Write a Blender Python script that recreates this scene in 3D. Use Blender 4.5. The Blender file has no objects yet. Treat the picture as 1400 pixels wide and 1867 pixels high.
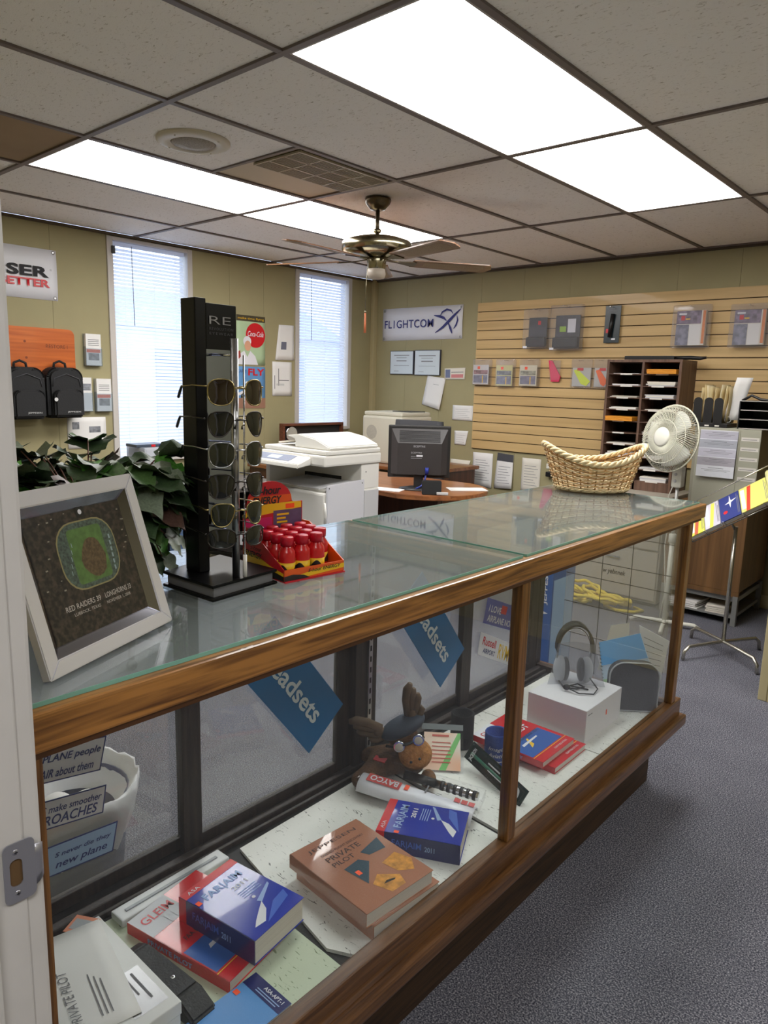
import bpy, bmesh, math, random
from mathutils import Vector, Matrix
random.seed(7)
SC = bpy.context.scene
COL = SC.collection
PI = math.pi
# ---------------------------------------------------------------- camera
F = 1310.286
RT = Vector((0.7464597, 0.6648810, 0.0270388))
UP = Vector((-0.1369220, 0.1137040, 0.9840344))
FW = Vector((-0.6511914, 0.7382443, -0.1759123))
CAM = Vector((0, 0, 1.41952))
cam = bpy.data.cameras.new('camera')
co = bpy.data.objects.new('camera', cam)
COL.objects.link(co)
cam.sensor_fit = 'VERTICAL'
cam.sensor_height = 24
cam.lens = F*24/1867
cam.clip_start = 0.02
M = Matrix((RT, UP, -FW)).transposed().to_4x4()
M.translation = CAM
co.matrix_world = M
SC.camera = co
# ---------------------------------------------------------------- view, world
SC.view_settings.view_transform = 'Standard'
SC.view_settings.look = 'None'
SC.view_settings.gamma = 1
SC.view_settings.use_curve_mapping = False
SC.view_settings.exposure = EXPOSURE = 1.18
SC.cycles.max_bounces = 14
SC.cycles.diffuse_bounces = 7
SC.cycles.glossy_bounces = 5
SC.cycles.transparent_max_bounces = 24
SC.cycles.sample_clamp_indirect = 6
SC.cycles.caustics_reflective = False
SC.cycles.caustics_refractive = False
PANEL_LIGHT = 6.6          # ceiling light diffusers
SKY_LIGHT = 2.0            # daylight outside the windows
w = bpy.data.worlds.new('daylight')
SC.world = w
w.use_nodes = True
w.node_tree.nodes['Background'].inputs[0].default_value = (0.66, 0.80, 1, 1)
w.node_tree.nodes['Background'].inputs[1].default_value = SKY_LIGHT

# pixel of the photograph -> direction -> point on a plane
def ray(x, y):
    return RT*((x-700)/F) - UP*((y-933.5)/F) + FW
def onz(x, y, z):
    d = ray(x, y); return CAM + d*((z-CAM.z)/d.z)
def onx(x, y, X):
    d = ray(x, y); return CAM + d*(X/d.x)
def ony(x, y, Y):
    d = ray(x, y); return CAM + d*(Y/d.y)

# ---------------------------------------------------------------- materials
def lin(c):
    return tuple(((v/255)/12.92 if v/255 <= 0.04045 else ((v/255+0.055)/1.055)**2.4) for v in c)
MATS = {}
def mat(name, c, rough=0.5, metal=0.0, var=0.0, scale=8, bump=0.0, bscale=None, coord='Object', stretch=(1, 1, 1), c2=None, detail=4, spec=None, emit=0, coat=0, contrast=None, trans=0, sheen=0):
    if name in MATS:
        return MATS[name]
    m = bpy.data.materials.new(name); m.use_nodes = True
    nt = m.node_tree; b = nt.nodes['Principled BSDF']
    col = lin(c)
    b.inputs['Base Color'].default_value = (*col, 1)
    b.inputs['Roughness'].default_value = rough
    b.inputs['Metallic'].default_value = metal
    if spec is not None: b.inputs['Specular IOR Level'].default_value = spec
    if coat: b.inputs['Coat Weight'].default_value = coat
    if trans: b.inputs['Transmission Weight'].default_value = trans
    if emit:
        b.inputs['Emission Color'].default_value = (*col, 1); b.inputs['Emission Strength'].default_value = emit
    if var or c2 or bump:
        tc = nt.nodes.new('ShaderNodeTexCoord'); mp = nt.nodes.new('ShaderNodeMapping')
        mp.inputs['Scale'].default_value = stretch
        nt.links.new(tc.outputs[coord], mp.inputs[0])
        no = nt.nodes.new('ShaderNodeTexNoise'); no.inputs['Scale'].default_value = scale; no.inputs['Detail'].default_value = detail
        nt.links.new(mp.outputs[0], no.inputs['Vector'])
        if var or c2:
            r = nt.nodes.new('ShaderNodeValToRGB')
            lo, hi = contrast or (0.3, 0.7)
            r.color_ramp.elements[0].position = lo; r.color_ramp.elements[1].position = hi
            a = tuple(v*(1-var) for v in col) if not c2 else col
            d = tuple(min(1, v*(1+var)) for v in col) if not c2 else lin(c2)
            r.color_ramp.elements[0].color = (*a, 1); r.color_ramp.elements[1].color = (*d, 1)
            nt.links.new(no.outputs[0], r.inputs[0]); nt.links.new(r.outputs[0], b.inputs['Base Color'])
        if bump:
            n2 = no
            if bscale:
                n2 = nt.nodes.new('ShaderNodeTexNoise'); n2.inputs['Scale'].default_value = bscale; n2.inputs['Detail'].default_value = 3
                nt.links.new(mp.outputs[0], n2.inputs['Vector'])
            bp = nt.nodes.new('ShaderNodeBump'); bp.inputs['Strength'].default_value = bump; bp.inputs['Distance'].default_value = 0.004
            nt.links.new(n2.outputs[0], bp.inputs['Height']); nt.links.new(bp.outputs[0], b.inputs['Normal'])
    MATS[name] = m
    return m

def glass(name, tint=(255, 255, 255), rough=0.0, ior=1.45, haze=0.0, haze_c=(220, 225, 225)):
    """a thin clear sheet: sees through, mirrors by Fresnel, may carry a little dust or painted-in haze"""
    if name in MATS: return MATS[name]
    m = bpy.data.materials.new(name); m.use_nodes = True
    nt = m.node_tree
    for n in list(nt.nodes): nt.nodes.remove(n)
    out = nt.nodes.new('ShaderNodeOutputMaterial')
    tr = nt.nodes.new('ShaderNodeBsdfTransparent'); tr.inputs[0].default_value = (*lin(tint), 1)
    gl = nt.nodes.new('ShaderNodeBsdfGlossy'); gl.inputs['Roughness'].default_value = rough
    # Schlick reflectance from the angle of incidence, the same on both sides of the sheet
    ge = nt.nodes.new('ShaderNodeNewGeometry'); dt = nt.nodes.new('ShaderNodeVectorMath'); dt.operation = 'DOT_PRODUCT'
    nt.links.new(ge.outputs['Normal'], dt.inputs[0]); nt.links.new(ge.outputs['Incoming'], dt.inputs[1])
    ab_ = nt.nodes.new('ShaderNodeMath'); ab_.operation = 'ABSOLUTE'; nt.links.new(dt.outputs['Value'], ab_.inputs[0])
    su = nt.nodes.new('ShaderNodeMath'); su.operation = 'SUBTRACT'; su.inputs[0].default_value = 1; nt.links.new(ab_.outputs[0], su.inputs[1])
    pw_ = nt.nodes.new('ShaderNodeMath'); pw_.operation = 'POWER'; pw_.inputs[1].default_value = 5; nt.links.new(su.outputs[0], pw_.inputs[0])
    f0 = ((ior-1)/(ior+1))**2
    fr = nt.nodes.new('ShaderNodeMath'); fr.operation = 'MULTIPLY_ADD'; fr.inputs[1].default_value = 1-f0; fr.inputs[2].default_value = f0; nt.links.new(pw_.outputs[0], fr.inputs[0])
    mx = nt.nodes.new('ShaderNodeMixShader')
    base = tr
    if haze:
        df = nt.nodes.new('ShaderNodeBsdfDiffuse'); df.inputs[0].default_value = (*lin(haze_c), 1)
        m1 = nt.nodes.new('ShaderNodeMixShader'); m1.inputs[0].default_value = haze
        nt.links.new(tr.outputs[0], m1.inputs[1]); nt.links.new(df.outputs[0], m1.inputs[2]); base = m1
    nt.links.new(fr.outputs[0], mx.inputs[0]); nt.links.new(base.outputs[0], mx.inputs[1]); nt.links.new(gl.outputs[0], mx.inputs[2])
    nt.links.new(mx.outputs[0], out.inputs[0])
    MATS[name] = m
    return m

def carpet(name):
    m = mat(name, (72, 74, 84), 0.95, var=0.0, spec=0.1)
    nt = m.node_tree; b = nt.nodes['Principled BSDF']
    tc = nt.nodes.new('ShaderNodeTexCoord')
    n1 = nt.nodes.new('ShaderNodeTexNoise'); n1.inputs['Scale'].default_value = 240; n1.inputs['Detail'].default_value = 2
    n2 = nt.nodes.new('ShaderNodeTexNoise'); n2.inputs['Scale'].default_value = 5; n2.inputs['Detail'].default_value = 4
    r = nt.nodes.new('ShaderNodeValToRGB')
    e = r.color_ramp.elements
    e[0].position = .30; e[0].color = (*lin((46, 47, 58)), 1)
    e[1].position = .70; e[1].color = (*lin((166, 164, 170)), 1)
    k = e.new(.5); k.color = (*lin((97, 98, 108)), 1)
    mm = nt.nodes.new('ShaderNodeMix'); mm.data_type = 'RGBA'; mm.blend_type = 'MULTIPLY'; mm.inputs[0].default_value = 0.35
    r2 = nt.nodes.new('ShaderNodeValToRGB'); r2.color_ramp.elements[0].position = .3; r2.color_ramp.elements[1].position = .7
    r2.color_ramp.elements[0].color = (.55, .55, .58, 1)
    for n in (n1, n2): nt.links.new(tc.outputs['Object'], n.inputs['Vector'])
    nt.links.new(n1.outputs[0], r.inputs[0]); nt.links.new(n2.outputs[0], r2.inputs[0])
    nt.links.new(r.outputs[0], mm.inputs[6]); nt.links.new(r2.outputs[0], mm.inputs[7]); nt.links.new(mm.outputs[2], b.inputs['Base Color'])
    bp = nt.nodes.new('ShaderNodeBump'); bp.inputs['Strength'].default_value = .5; bp.inputs['Distance'].default_value = .004
    nt.links.new(n1.outputs[0], bp.inputs['Height']); nt.links.new(bp.outputs[0], b.inputs['Normal'])
    return m

def wood(name, dark, light, axis='Y', rough=0.35, coat=0.3, sc=1.0):
    """straight-grained wood, the grain along one local axis"""
    if name in MATS: return MATS[name]
    s = {'X': (5, 110, 110), 'Y': (110, 5, 110), 'Z': (110, 110, 5)}[axis]
    m = mat(name, light, rough, var=0.0, coat=coat)
    nt = m.node_tree; b = nt.nodes['Principled BSDF']
    tc = nt.nodes.new('ShaderNodeTexCoord'); mp = nt.nodes.new('ShaderNodeMapping'); mp.inputs['Scale'].default_value = tuple(v*sc for v in s)
    no = nt.nodes.new('ShaderNodeTexNoise'); no.inputs['Scale'].default_value = 1; no.inputs['Detail'].default_value = 6; no.inputs['Distortion'].default_value = .6
    r = nt.nodes.new('ShaderNodeValToRGB'); r.color_ramp.elements[0].position = .32; r.color_ramp.elements[1].position = .62
    r.color_ramp.elements[0].color = (*lin(dark), 1); r.color_ramp.elements[1].color = (*lin(light), 1)
    nt.links.new(tc.outputs['Object'], mp.inputs[0]); nt.links.new(mp.outputs[0], no.inputs['Vector']); nt.links.new(no.outputs[0], r.inputs[0]); nt.links.new(r.outputs[0], b.inputs['Base Color'])
    bp = nt.nodes.new('ShaderNodeBump'); bp.inputs['Strength'].default_value = .15; bp.inputs['Distance'].default_value = .002
    nt.links.new(no.outputs[0], bp.inputs['Height']); nt.links.new(bp.outputs[0], b.inputs['Normal'])
    return m

def tile_mat(name, base, dark):
    """mineral-fibre ceiling tile with short fissures"""
    m = mat(name, base, 0.95, spec=0.1)
    nt = m.node_tree; b = nt.nodes['Principled BSDF']
    tc = nt.nodes.new('ShaderNodeTexCoord'); mp = nt.nodes.new('ShaderNodeMapping'); mp.inputs['Scale'].default_value = (1, 2.4, 1)
    mp.inputs['Rotation'].default_value = (0, 0, .5)
    no = nt.nodes.new('ShaderNodeTexNoise'); no.inputs['Scale'].default_value = 48; no.inputs['Detail'].default_value = 3; no.inputs['Distortion'].default_value = 1.2
    r = nt.nodes.new('ShaderNodeValToRGB'); r.color_ramp.elements[0].position = .27; r.color_ramp.elements[1].position = .39
    r.color_ramp.elements[0].color = (*lin(dark), 1); r.color_ramp.elements[1].color = (*lin(base), 1)
    nt.links.new(tc.outputs['Object'], mp.inputs[0]); nt.links.new(mp.outputs[0], no.inputs['Vector']); nt.links.new(no.outputs[0], r.inputs[0]); nt.links.new(r.outputs[0], b.inputs['Base Color'])
    n2 = nt.nodes.new('ShaderNodeTexNoise'); n2.inputs['Scale'].default_value = 120
    nt.links.new(mp.outputs[0], n2.inputs['Vector'])
    ad = nt.nodes.new('ShaderNodeMath'); ad.operation = 'ADD'; nt.links.new(r.outputs[0], ad.inputs[0]); nt.links.new(n2.outputs[0], ad.inputs[1])
    bp = nt.nodes.new('ShaderNodeBump'); bp.inputs['Strength'].default_value = .35; bp.inputs['Distance'].default_value = .004
    nt.links.new(ad.outputs[0], bp.inputs['Height']); nt.links.new(bp.outputs[0], b.inputs['Normal'])
    return m

def emitter(name, c, s):
    m = bpy.data.materials.new(name); m.use_nodes = True
    nt = m.node_tree
    for n in list(nt.nodes): nt.nodes.remove(n)
    out = nt.nodes.new('ShaderNodeOutputMaterial'); e = nt.nodes.new('ShaderNodeEmission')
    e.inputs[0].default_value = (*lin(c), 1); e.inputs[1].default_value = s
    nt.links.new(e.outputs[0], out.inputs[0]); MATS[name] = m
    return m

# ---------------------------------------------------------------- mesh builder
class MB:
    def __init__(s): s.bm = bmesh.new()
    def box(s, a, b, bev=0.0, m=None):
        """axis-aligned box from corner a to corner b, optionally bevelled, optionally transformed"""
        bm = bmesh.new()
        r = bmesh.ops.create_cube(bm, size=1)
        a = Vector(a); b = Vector(b)
        for v in bm.verts:
            v.co = Vector((a[i] + (b[i]-a[i])*(v.co[i]+.5) for i in range(3)))
        if bev:
            bmesh.ops.bevel(bm, geom=bm.edges[:], offset=bev, segments=2, affect='EDGES', profile=.6)
        s._add(bm, m); return s
    def _add(s, bm, m=None, smooth=False):
        if m is not None: bmesh.ops.transform(bm, matrix=m, verts=bm.verts)
        if smooth:
            for f in bm.faces: f.smooth = True
        me = bpy.data.meshes.new('t'); bm.to_mesh(me); bm.free()
        s.bm.from_mesh(me); bpy.data.meshes.remove(me)
    def cyl(s, p, q, r, r2=None, n=16, caps=True):
        p = Vector(p); q = Vector(q); r2 = r if r2 is None else r2
        d = q-p; bm = bmesh.new()
        bmesh.ops.create_cone(bm, cap_ends=caps, segments=n, radius1=r, radius2=r2, depth=d.length)
        for f in bm.faces: f.smooth = len(f.verts) == 4
        m = Matrix.Translation((p+q)/2) @ d.to_track_quat('Z', 'Y').to_matrix().to_4x4()
        s._add(bm, m); return s
    def tube(s, pts, r, n=8, closed=False):
        pts = [Vector(p) for p in pts]; N = len(pts); rings = []
        rad = r if isinstance(r, (list, tuple)) else [r]*N
        up = None
        for i, p in enumerate(pts):
            a = pts[(i-1) % N] if (closed or i > 0) else p
            c = pts[(i+1) % N] if (closed or i < N-1) else p
            t = (c-a).normalized()
            if up is None: up = t.orthogonal()
            up = (up - t*up.dot(t))
            up = up.normalized() if up.length > 1e-6 else t.orthogonal().normalized()
            o = t.cross(up)
            rings.append([s.bm.verts.new(p + (up*math.cos(2*PI*k/n) + o*math.sin(2*PI*k/n))*rad[i]) for k in range(n)])
        for i in range(N if closed else N-1):
            A, B = rings[i], rings[(i+1) % N]
            for k in range(n):
                f = s.bm.faces.new((A[k], A[(k+1) % n], B[(k+1) % n], B[k])); f.smooth = True
        if not closed:
            s.bm.faces.new(rings[0][::-1]); s.bm.faces.new(rings[-1])
        return s
    def lathe(s, prof, c=(0, 0, 0), n=24, sx=1, sy=1, m=None, smooth=True):
        bm = bmesh.new(); rings = []
        for r, z in prof:
            rings.append([bm.verts.new((c[0]+r*sx*math.cos(2*PI*k/n), c[1]+r*sy*math.sin(2*PI*k/n), c[2]+z)) for k in range(n)])
        for A, B in zip(rings, rings[1:]):
            for k in range(n):
                f = bm.faces.new((A[k], A[(k+1) % n], B[(k+1) % n], B[k])); f.smooth = smooth
        if prof[0][0] > 1e-5: bm.faces.new(rings[0][::-1])
        if prof[-1][0] > 1e-5: bm.faces.new(rings[-1])
        bmesh.ops.remove_doubles(bm, verts=bm.verts, dist=1e-6)
        s._add(bm, m); return s
    def prism(s, poly, vec, m=None, bev=0.0):
        """extrude a planar polygon by a vector"""
        bm = bmesh.new(); v = Vector(vec)
        A = [bm.verts.new(Vector(p)) for p in poly]; B = [bm.verts.new(Vector(p)+v) for p in poly]
        n = len(poly)
        bm.faces.new(A[::-1]); bm.faces.new(B)
        for i in range(n): bm.faces.new((A[i], A[(i+1) % n], B[(i+1) % n], B[i]))
        bmesh.ops.recalc_face_normals(bm, faces=bm.faces)
        if bev: bmesh.ops.bevel(bm, geom=bm.edges[:], offset=bev, segments=2, affect='EDGES')
        s._add(bm, m); return s
    def poly(s, pts):
        s.bm.faces.new([s.bm.verts.new(Vector(p)) for p in pts]); return s
    def grid(s, fn, nu, nv, smooth=True, closed_u=False):
        V = [[s.bm.verts.new(fn(i/nu, j/nv)) for j in range(nv+1)] for i in range(nu if closed_u else nu+1)]
        for i in range(nu):
            for j in range(nv):
                A = V[i]; B = V[(i+1) % len(V)]
                f = s.bm.faces.new((A[j], B[j], B[j+1], A[j+1])); f.smooth = smooth
        return s
    def sphere(s, c, r, n=12, m=None):
        bm = bmesh.new(); bmesh.ops.create_uvsphere(bm, u_segments=n*2, v_segments=n, radius=1)
        for v in bm.verts: v.co = Vector((v.co.x*(r[0] if hasattr(r, '__len__') else r), v.co.y*(r[1] if hasattr(r, '__len__') else r), v.co.z*(r[2] if hasattr(r, '__len__') else r)))
        mm = Matrix.Translation(c) @ (m or Matrix())
        s._add(bm, mm, True); return s
    def build(s, name, material, parent=None, loc=None, thick=0):
        me = bpy.data.meshes.new(name)
        bmesh.ops.recalc_face_normals(s.bm, faces=s.bm.faces)
        s.bm.to_mesh(me); s.bm.free()
        o = bpy.data.objects.new(name, me); COL.objects.link(o)
        if material: me.materials.append(material)
        if parent is not None: o.parent = parent
        if loc: o.location = loc
        if thick:
            md = o.modifiers.new('thickness', 'SOLIDIFY'); md.thickness = thick; md.offset = 0
        return o

def tag(o, label, cat, group=None):
    o['label'] = label; o['category'] = cat
    if group: o['group'] = group
    return o
def thing(name, label, cat, loc=(0, 0, 0), rz=0.0, group=None, rot=None):
    o = bpy.data.objects.new(name, None); COL.objects.link(o); o.empty_display_size = .05
    o.location = loc; o.rotation_euler = rot or (0, 0, rz)
    return tag(o, label, cat, group)
def structure(o): o['kind'] = 'structure'; return o
def copy_tree(o, parent=None):
    c = o.copy(); COL.objects.link(c); c.parent = parent
    for ch in o.children: copy_tree(ch, c)
    return c
def link_copy(o, parent, loc, rot=None, name=None):
    c = o.copy(); COL.objects.link(c); c.parent = parent; c.location = loc
    if rot is not None: c.rotation_euler = rot
    return c
def box(name, m, parent, a, b, bev=0.0): return MB().box(a, b, bev).build(name, m, parent)

def text(s, m, parent, o, u, v, wdt, hgt, name='lettering', shear=0.0, bold=0.0, lift=0.0006, spacing=1.0):
    """flat lettering fitted to the rectangle at corner o spanned by u (reading direction) and v (up)"""
    cu = bpy.data.curves.new('t', 'FONT'); cu.body = s; cu.size = 1; cu.shear = shear; cu.offset = bold; cu.space_character = spacing
    cu.resolution_u = 3
    ob = bpy.data.objects.new('t', cu); COL.objects.link(ob)
    dg = bpy.context.evaluated_depsgraph_get(); me = bpy.data.meshes.new_from_object(ob.evaluated_get(dg))
    bpy.data.objects.remove(ob); bpy.data.curves.remove(cu)
    xs = [p.co.x for p in me.vertices]; ys = [p.co.y for p in me.vertices]
    if not xs: return None
    u = Vector(u).normalized(); v = Vector(v).normalized(); n = u.cross(v); o = Vector(o)
    x0, x1, y0, y1 = min(xs), max(xs), min(ys), max(ys)
    for p in me.vertices:
        p.co = o + u*((p.co.x-x0)/(x1-x0)*wdt) + v*((p.co.y-y0)/max(1e-6, y1-y0)*hgt) + n*lift
    me.materials.clear(); me.materials.append(m)
    q = bpy.data.objects.new(name, me); COL.objects.link(q); q.parent = parent
    return q
X3, Y3, Z3 = Vector((1, 0, 0)), Vector((0, 1, 0)), Vector((0, 0, 1))
def patch(name, m, parent, o, u, v, wdt, hgt, lift=0.0004, rnd=0):
    """flat printed patch"""
    u = Vector(u).normalized(); v = Vector(v).normalized(); n = u.cross(v); o = Vector(o)+n*lift
    if rnd:
        pts = []
        for cx, cy, a0 in ((wdt-rnd, hgt-rnd, 0), (rnd, hgt-rnd, 90), (rnd, rnd, 180), (wdt-rnd, rnd, 270)):
            for k in range(6):
                a = math.radians(a0+k*18); pts.append(o+u*(cx+rnd*math.cos(a))+v*(cy+rnd*math.sin(a)))
    else: pts = [o, o+u*wdt, o+u*wdt+v*hgt, o+v*hgt]
    return MB().poly(pts).build(name, m, parent)
def shape(name, m, parent, o, u, v, pts, lift=0.0005):
    u = Vector(u).normalized(); v = Vector(v).normalized(); n = u.cross(v); o = Vector(o)+n*lift
    return MB().poly([o+u*a+v*b for a, b in pts]).build(name, m, parent)
def lines(name, m, parent, o, u, v, rows, lift=0.0005):
    """a block of printed text too small to read: thin bars (x0, x1, y, h)"""
    u = Vector(u).normalized(); v = Vector(v).normalized(); n = u.cross(v); o = Vector(o)+n*lift; b = MB()
    for x0, x1, y, h in rows: b.poly([o+u*x0+v*y, o+u*x1+v*y, o+u*x1+v*(y+h), o+u*x0+v*(y+h)])
    return b.build(name, m, parent)
def disc(name, m, parent, o, u, v, r, lift=0.0005, r2=None, n=28):
    return shape(name, m, parent, o, u, v, [(r*math.cos(2*PI*k/n), (r2 or r)*math.sin(2*PI*k/n)) for k in range(n)], lift)

XL, YF, ZC = -4.78, 5.20, 2.37       # left wall, back wall, ceiling
GX, GY, FT2 = -1.174, 1.516, 0.6096  # ceiling grid origin and tile width
white = mat('white_paint', (226, 222, 214), .5)
paper = mat('paper', (232, 230, 228), .8)
paper2 = mat('paper_warm', (224, 218, 206), .8)
ink = mat('ink_black', (30, 30, 34), .7)
grey_ink = mat('ink_grey', (120, 120, 124), .8)
blackp = mat('black_plastic', (22, 22, 24), .4)
red = mat('red_print', (204, 28, 38), .35)
orange_tag = mat('orange_price_tag', (255, 84, 24), .5)
chrome = mat('chrome', (215, 215, 218), .14, 1.0)
steel = mat('brushed_steel', (180, 180, 182), .32, 1.0)
# ================================================================ ROOM SHELL
wallm = mat('olive_wall_paint', (160, 151, 114), .75, var=.05, scale=3, bump=.05, bscale=60)
wall_trim = mat('olive_trim_paint', (180, 168, 130), .6)
floor = structure(MB().box((XL-.15, -2.6, -.1), (2.2, YF+.15, 0)).build('floor', carpet('carpet_grey_blue')))

# walls ------------------------------------------------------------
def wall_obj(name): 
    o = bpy.data.objects.new(name, None); COL.objects.link(o); o['kind'] = 'structure'; return o
W1 = (2.525, 3.19, .815, 2.348)   # window_1 on the left wall: y0, y1, z0, z1
W2 = (4.205, 4.885, .99, 2.352)
wl = structure(MB().box((XL-.12, -2.6, 0), (XL-.012, W1[0], ZC)).box((XL-.12, W1[1], 0), (XL-.012, W2[0], ZC)).box((XL-.12, W2[1], 0), (XL-.012, YF+.12, ZC))
    .box((XL-.12, W1[0], 0), (XL-.012, W1[1], W1[2])).box((XL-.12, W1[0], W1[3]), (XL-.012, W1[1], ZC))
    .box((XL-.12, W2[0], 0), (XL-.012, W2[1], W2[2])).box((XL-.12, W2[0], W2[3]), (XL-.012, W2[1], ZC)).build('wall_left', wallm))
# vertical panel boards with grooves between, cut round the windows
def boards_left(y0, y1, z0, z1, step=.406):
    y = y0
    while y < y1-.01:
        e = min(y+step, y1)
        MB().box((XL-.012, y+.0006, z0), (XL, e-.0006, z1), .0012).build('wall_board', wallm, wl)
        y = e
boards_left(.25, W1[0], 0, ZC, .3792); boards_left(W1[1], W2[0], 0, ZC, .3383); boards_left(W2[1], YF, 0, ZC)
for W in (W1, W2):
    boards_left(W[0], W[1], 0, W[2], .34); boards_left(W[0], W[1], W[3], ZC, .34)
wb = structure(MB().box((XL-.12, YF+.012, 0), (2.2, YF+.12, ZC)).build('wall_back', wallm))
x = XL
while x < 2.0:
    MB().box((x+.0006, YF, 0), (x+.4054, YF+.012, ZC), .0012).build('wall_board', wallm, wb); x += .406
box('corner_post', wall_trim, wl, (XL, YF-.05, 0), (XL+.045, YF, ZC), .004)
wr = structure(MB().box((1.9, -2.6, 0), (2.02, YF+.12, ZC)).build('wall_right', wallm))
box('wall_board', wallm, wr, (1.888, .26, 0), (1.9, 3.57, ZC), .001)
# doorway wall (the camera stands in the doorway) and the room behind it
DX0, DX1, DY0, DY1 = -.66, 1.2, .11, .248
wf = structure(MB().box((XL-.12, DY0, 0), (DX0-.02, DY1, ZC)).box((DX1+.02, DY0, 0), (1.9, DY1, ZC)).box((DX0-.02, DY0, 2.06), (DX1+.02, DY1, ZC)).build('wall_front', wallm))
jp = mat('door_frame_paint', (196, 193, 192), .45, var=.03, scale=20)
d1 = bpy.data.objects.new('door_1', None); COL.objects.link(d1); d1['kind'] = 'structure'
box('jamb', jp, d1, (DX0-.02, DY0, 0), (DX0, DY1-.006, 2.04), .002)
box('jamb', jp, d1, (DX1, DY0, 0), (DX1+.02, DY1-.006, 2.04), .002)
box('jamb', jp, d1, (DX0-.02, DY0, 2.04), (DX1+.02, DY1-.006, 2.06), .002)
box('door_stop', jp, d1, (DX0, DY0+.01, 0), (DX0+.011, .2115, 2.04), .004)
box('door_stop', jp, d1, (DX1-.011, DY0+.01, 0), (DX1, .2115, 2.04), .004)
box('casing', jp, d1, (DX0-.075, DY1-.008, 0), (DX0-.003, DY1+.012, 2.11), .004)
box('casing', jp, d1, (DX1+.003, DY1-.008, 0), (DX1+.075, DY1+.012, 2.11), .004)
# strike plate with its latch hole, lip and two screws
zs = .953
pm = mat('strike_plate_metal', (176, 176, 186), .35, .8)
b = MB(); bm = b.bm
yA, yB, zA, zB = .2215, .2505, zs-.031, zs+.031
hy0, hy1, hz0, hz1 = .2270, .2385, zs-.014, zs+.014
xs_ = DX0+.0012
def ringpts(y0, y1, z0, z1, r, n=5):
    out = []
    for cy, cz, a0 in ((y1-r, z1-r, 0), (y0+r, z1-r, 90), (y0+r, z0+r, 180), (y1-r, z0+r, 270)):
        for k in range(n): a = math.radians(a0+k*90/(n-1)); out.append((cy+r*math.cos(a), cz+r*math.sin(a)))
    return out
O_ = [bm.verts.new((xs_, y, z)) for y, z in ringpts(yA, yB, zA, zB, .006)]
I_ = [bm.verts.new((xs_, y, z)) for y, z in ringpts(hy0, hy1, hz0, hz1, .005)]
for k in range(len(O_)): bm.faces.new((O_[k], O_[(k+1) % len(O_)], I_[(k+1) % len(O_)], I_[k]))
b.grid(lambda u, v: Vector((xs_-.0065*u**2, yB-.001+.0105*math.sin(u*1.3), zs+(v-.5)*(.044-.012*u))), 6, 4)
sp = b.build('strike_plate', pm, d1); md = sp.modifiers.new('thickness', 'SOLIDIFY'); md.thickness = .0012
patch('latch_hole', mat('latch_hole_wood', (92, 68, 40), .9), d1, (DX0+.0004, hy0-.001, hz0-.001), Y3, Z3, hy1-hy0+.002, hz1-hz0+.002)
for dz in (.0215, -.0215):
    s_ = MB().lathe([(0, .0012), (.0025, .001), (.0034, 0)], n=12, m=Matrix.Translation((xs_+.0006, .233, zs+dz)) @ Matrix.Rotation(PI/2, 4, 'Y')).build('screw', pm, d1)
    patch('screw_slot', ink, d1, (xs_+.0022, .2313, zs+dz-.0004), Y3, Z3, .0034, .0008)
    patch('screw_slot', ink, d1, (xs_+.0022, .2326, zs+dz-.0017), Y3, Z3, .0008, .0034)
# room behind the camera
structure(MB().box((XL-.12, -2.72, 0), (2.02, -2.6, ZC)).build('wall_rear', wallm))
# partition whose corner shows at the right
pt_ = structure(MB().box((-.755, 3.585, 0), (1.9, 3.70, ZC)).build('wall_partition', wallm))
box('corner_trim', wall_trim, pt_, (-.774, 3.575, 0), (-.735, 3.712, ZC), .004)
structure(box('baseboard_partition', wall_trim, None, (-.733, 3.571, 0), (1.9, 3.585, .09), .003))
structure(box('baseboard_back', wall_trim, None, (XL+.05, YF-.014, 0), (1.9, YF, .09), .003))
structure(box('baseboard_left', wall_trim, None, (XL, .27, 0), (XL+.014, YF-.05, .09), .003))

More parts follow.
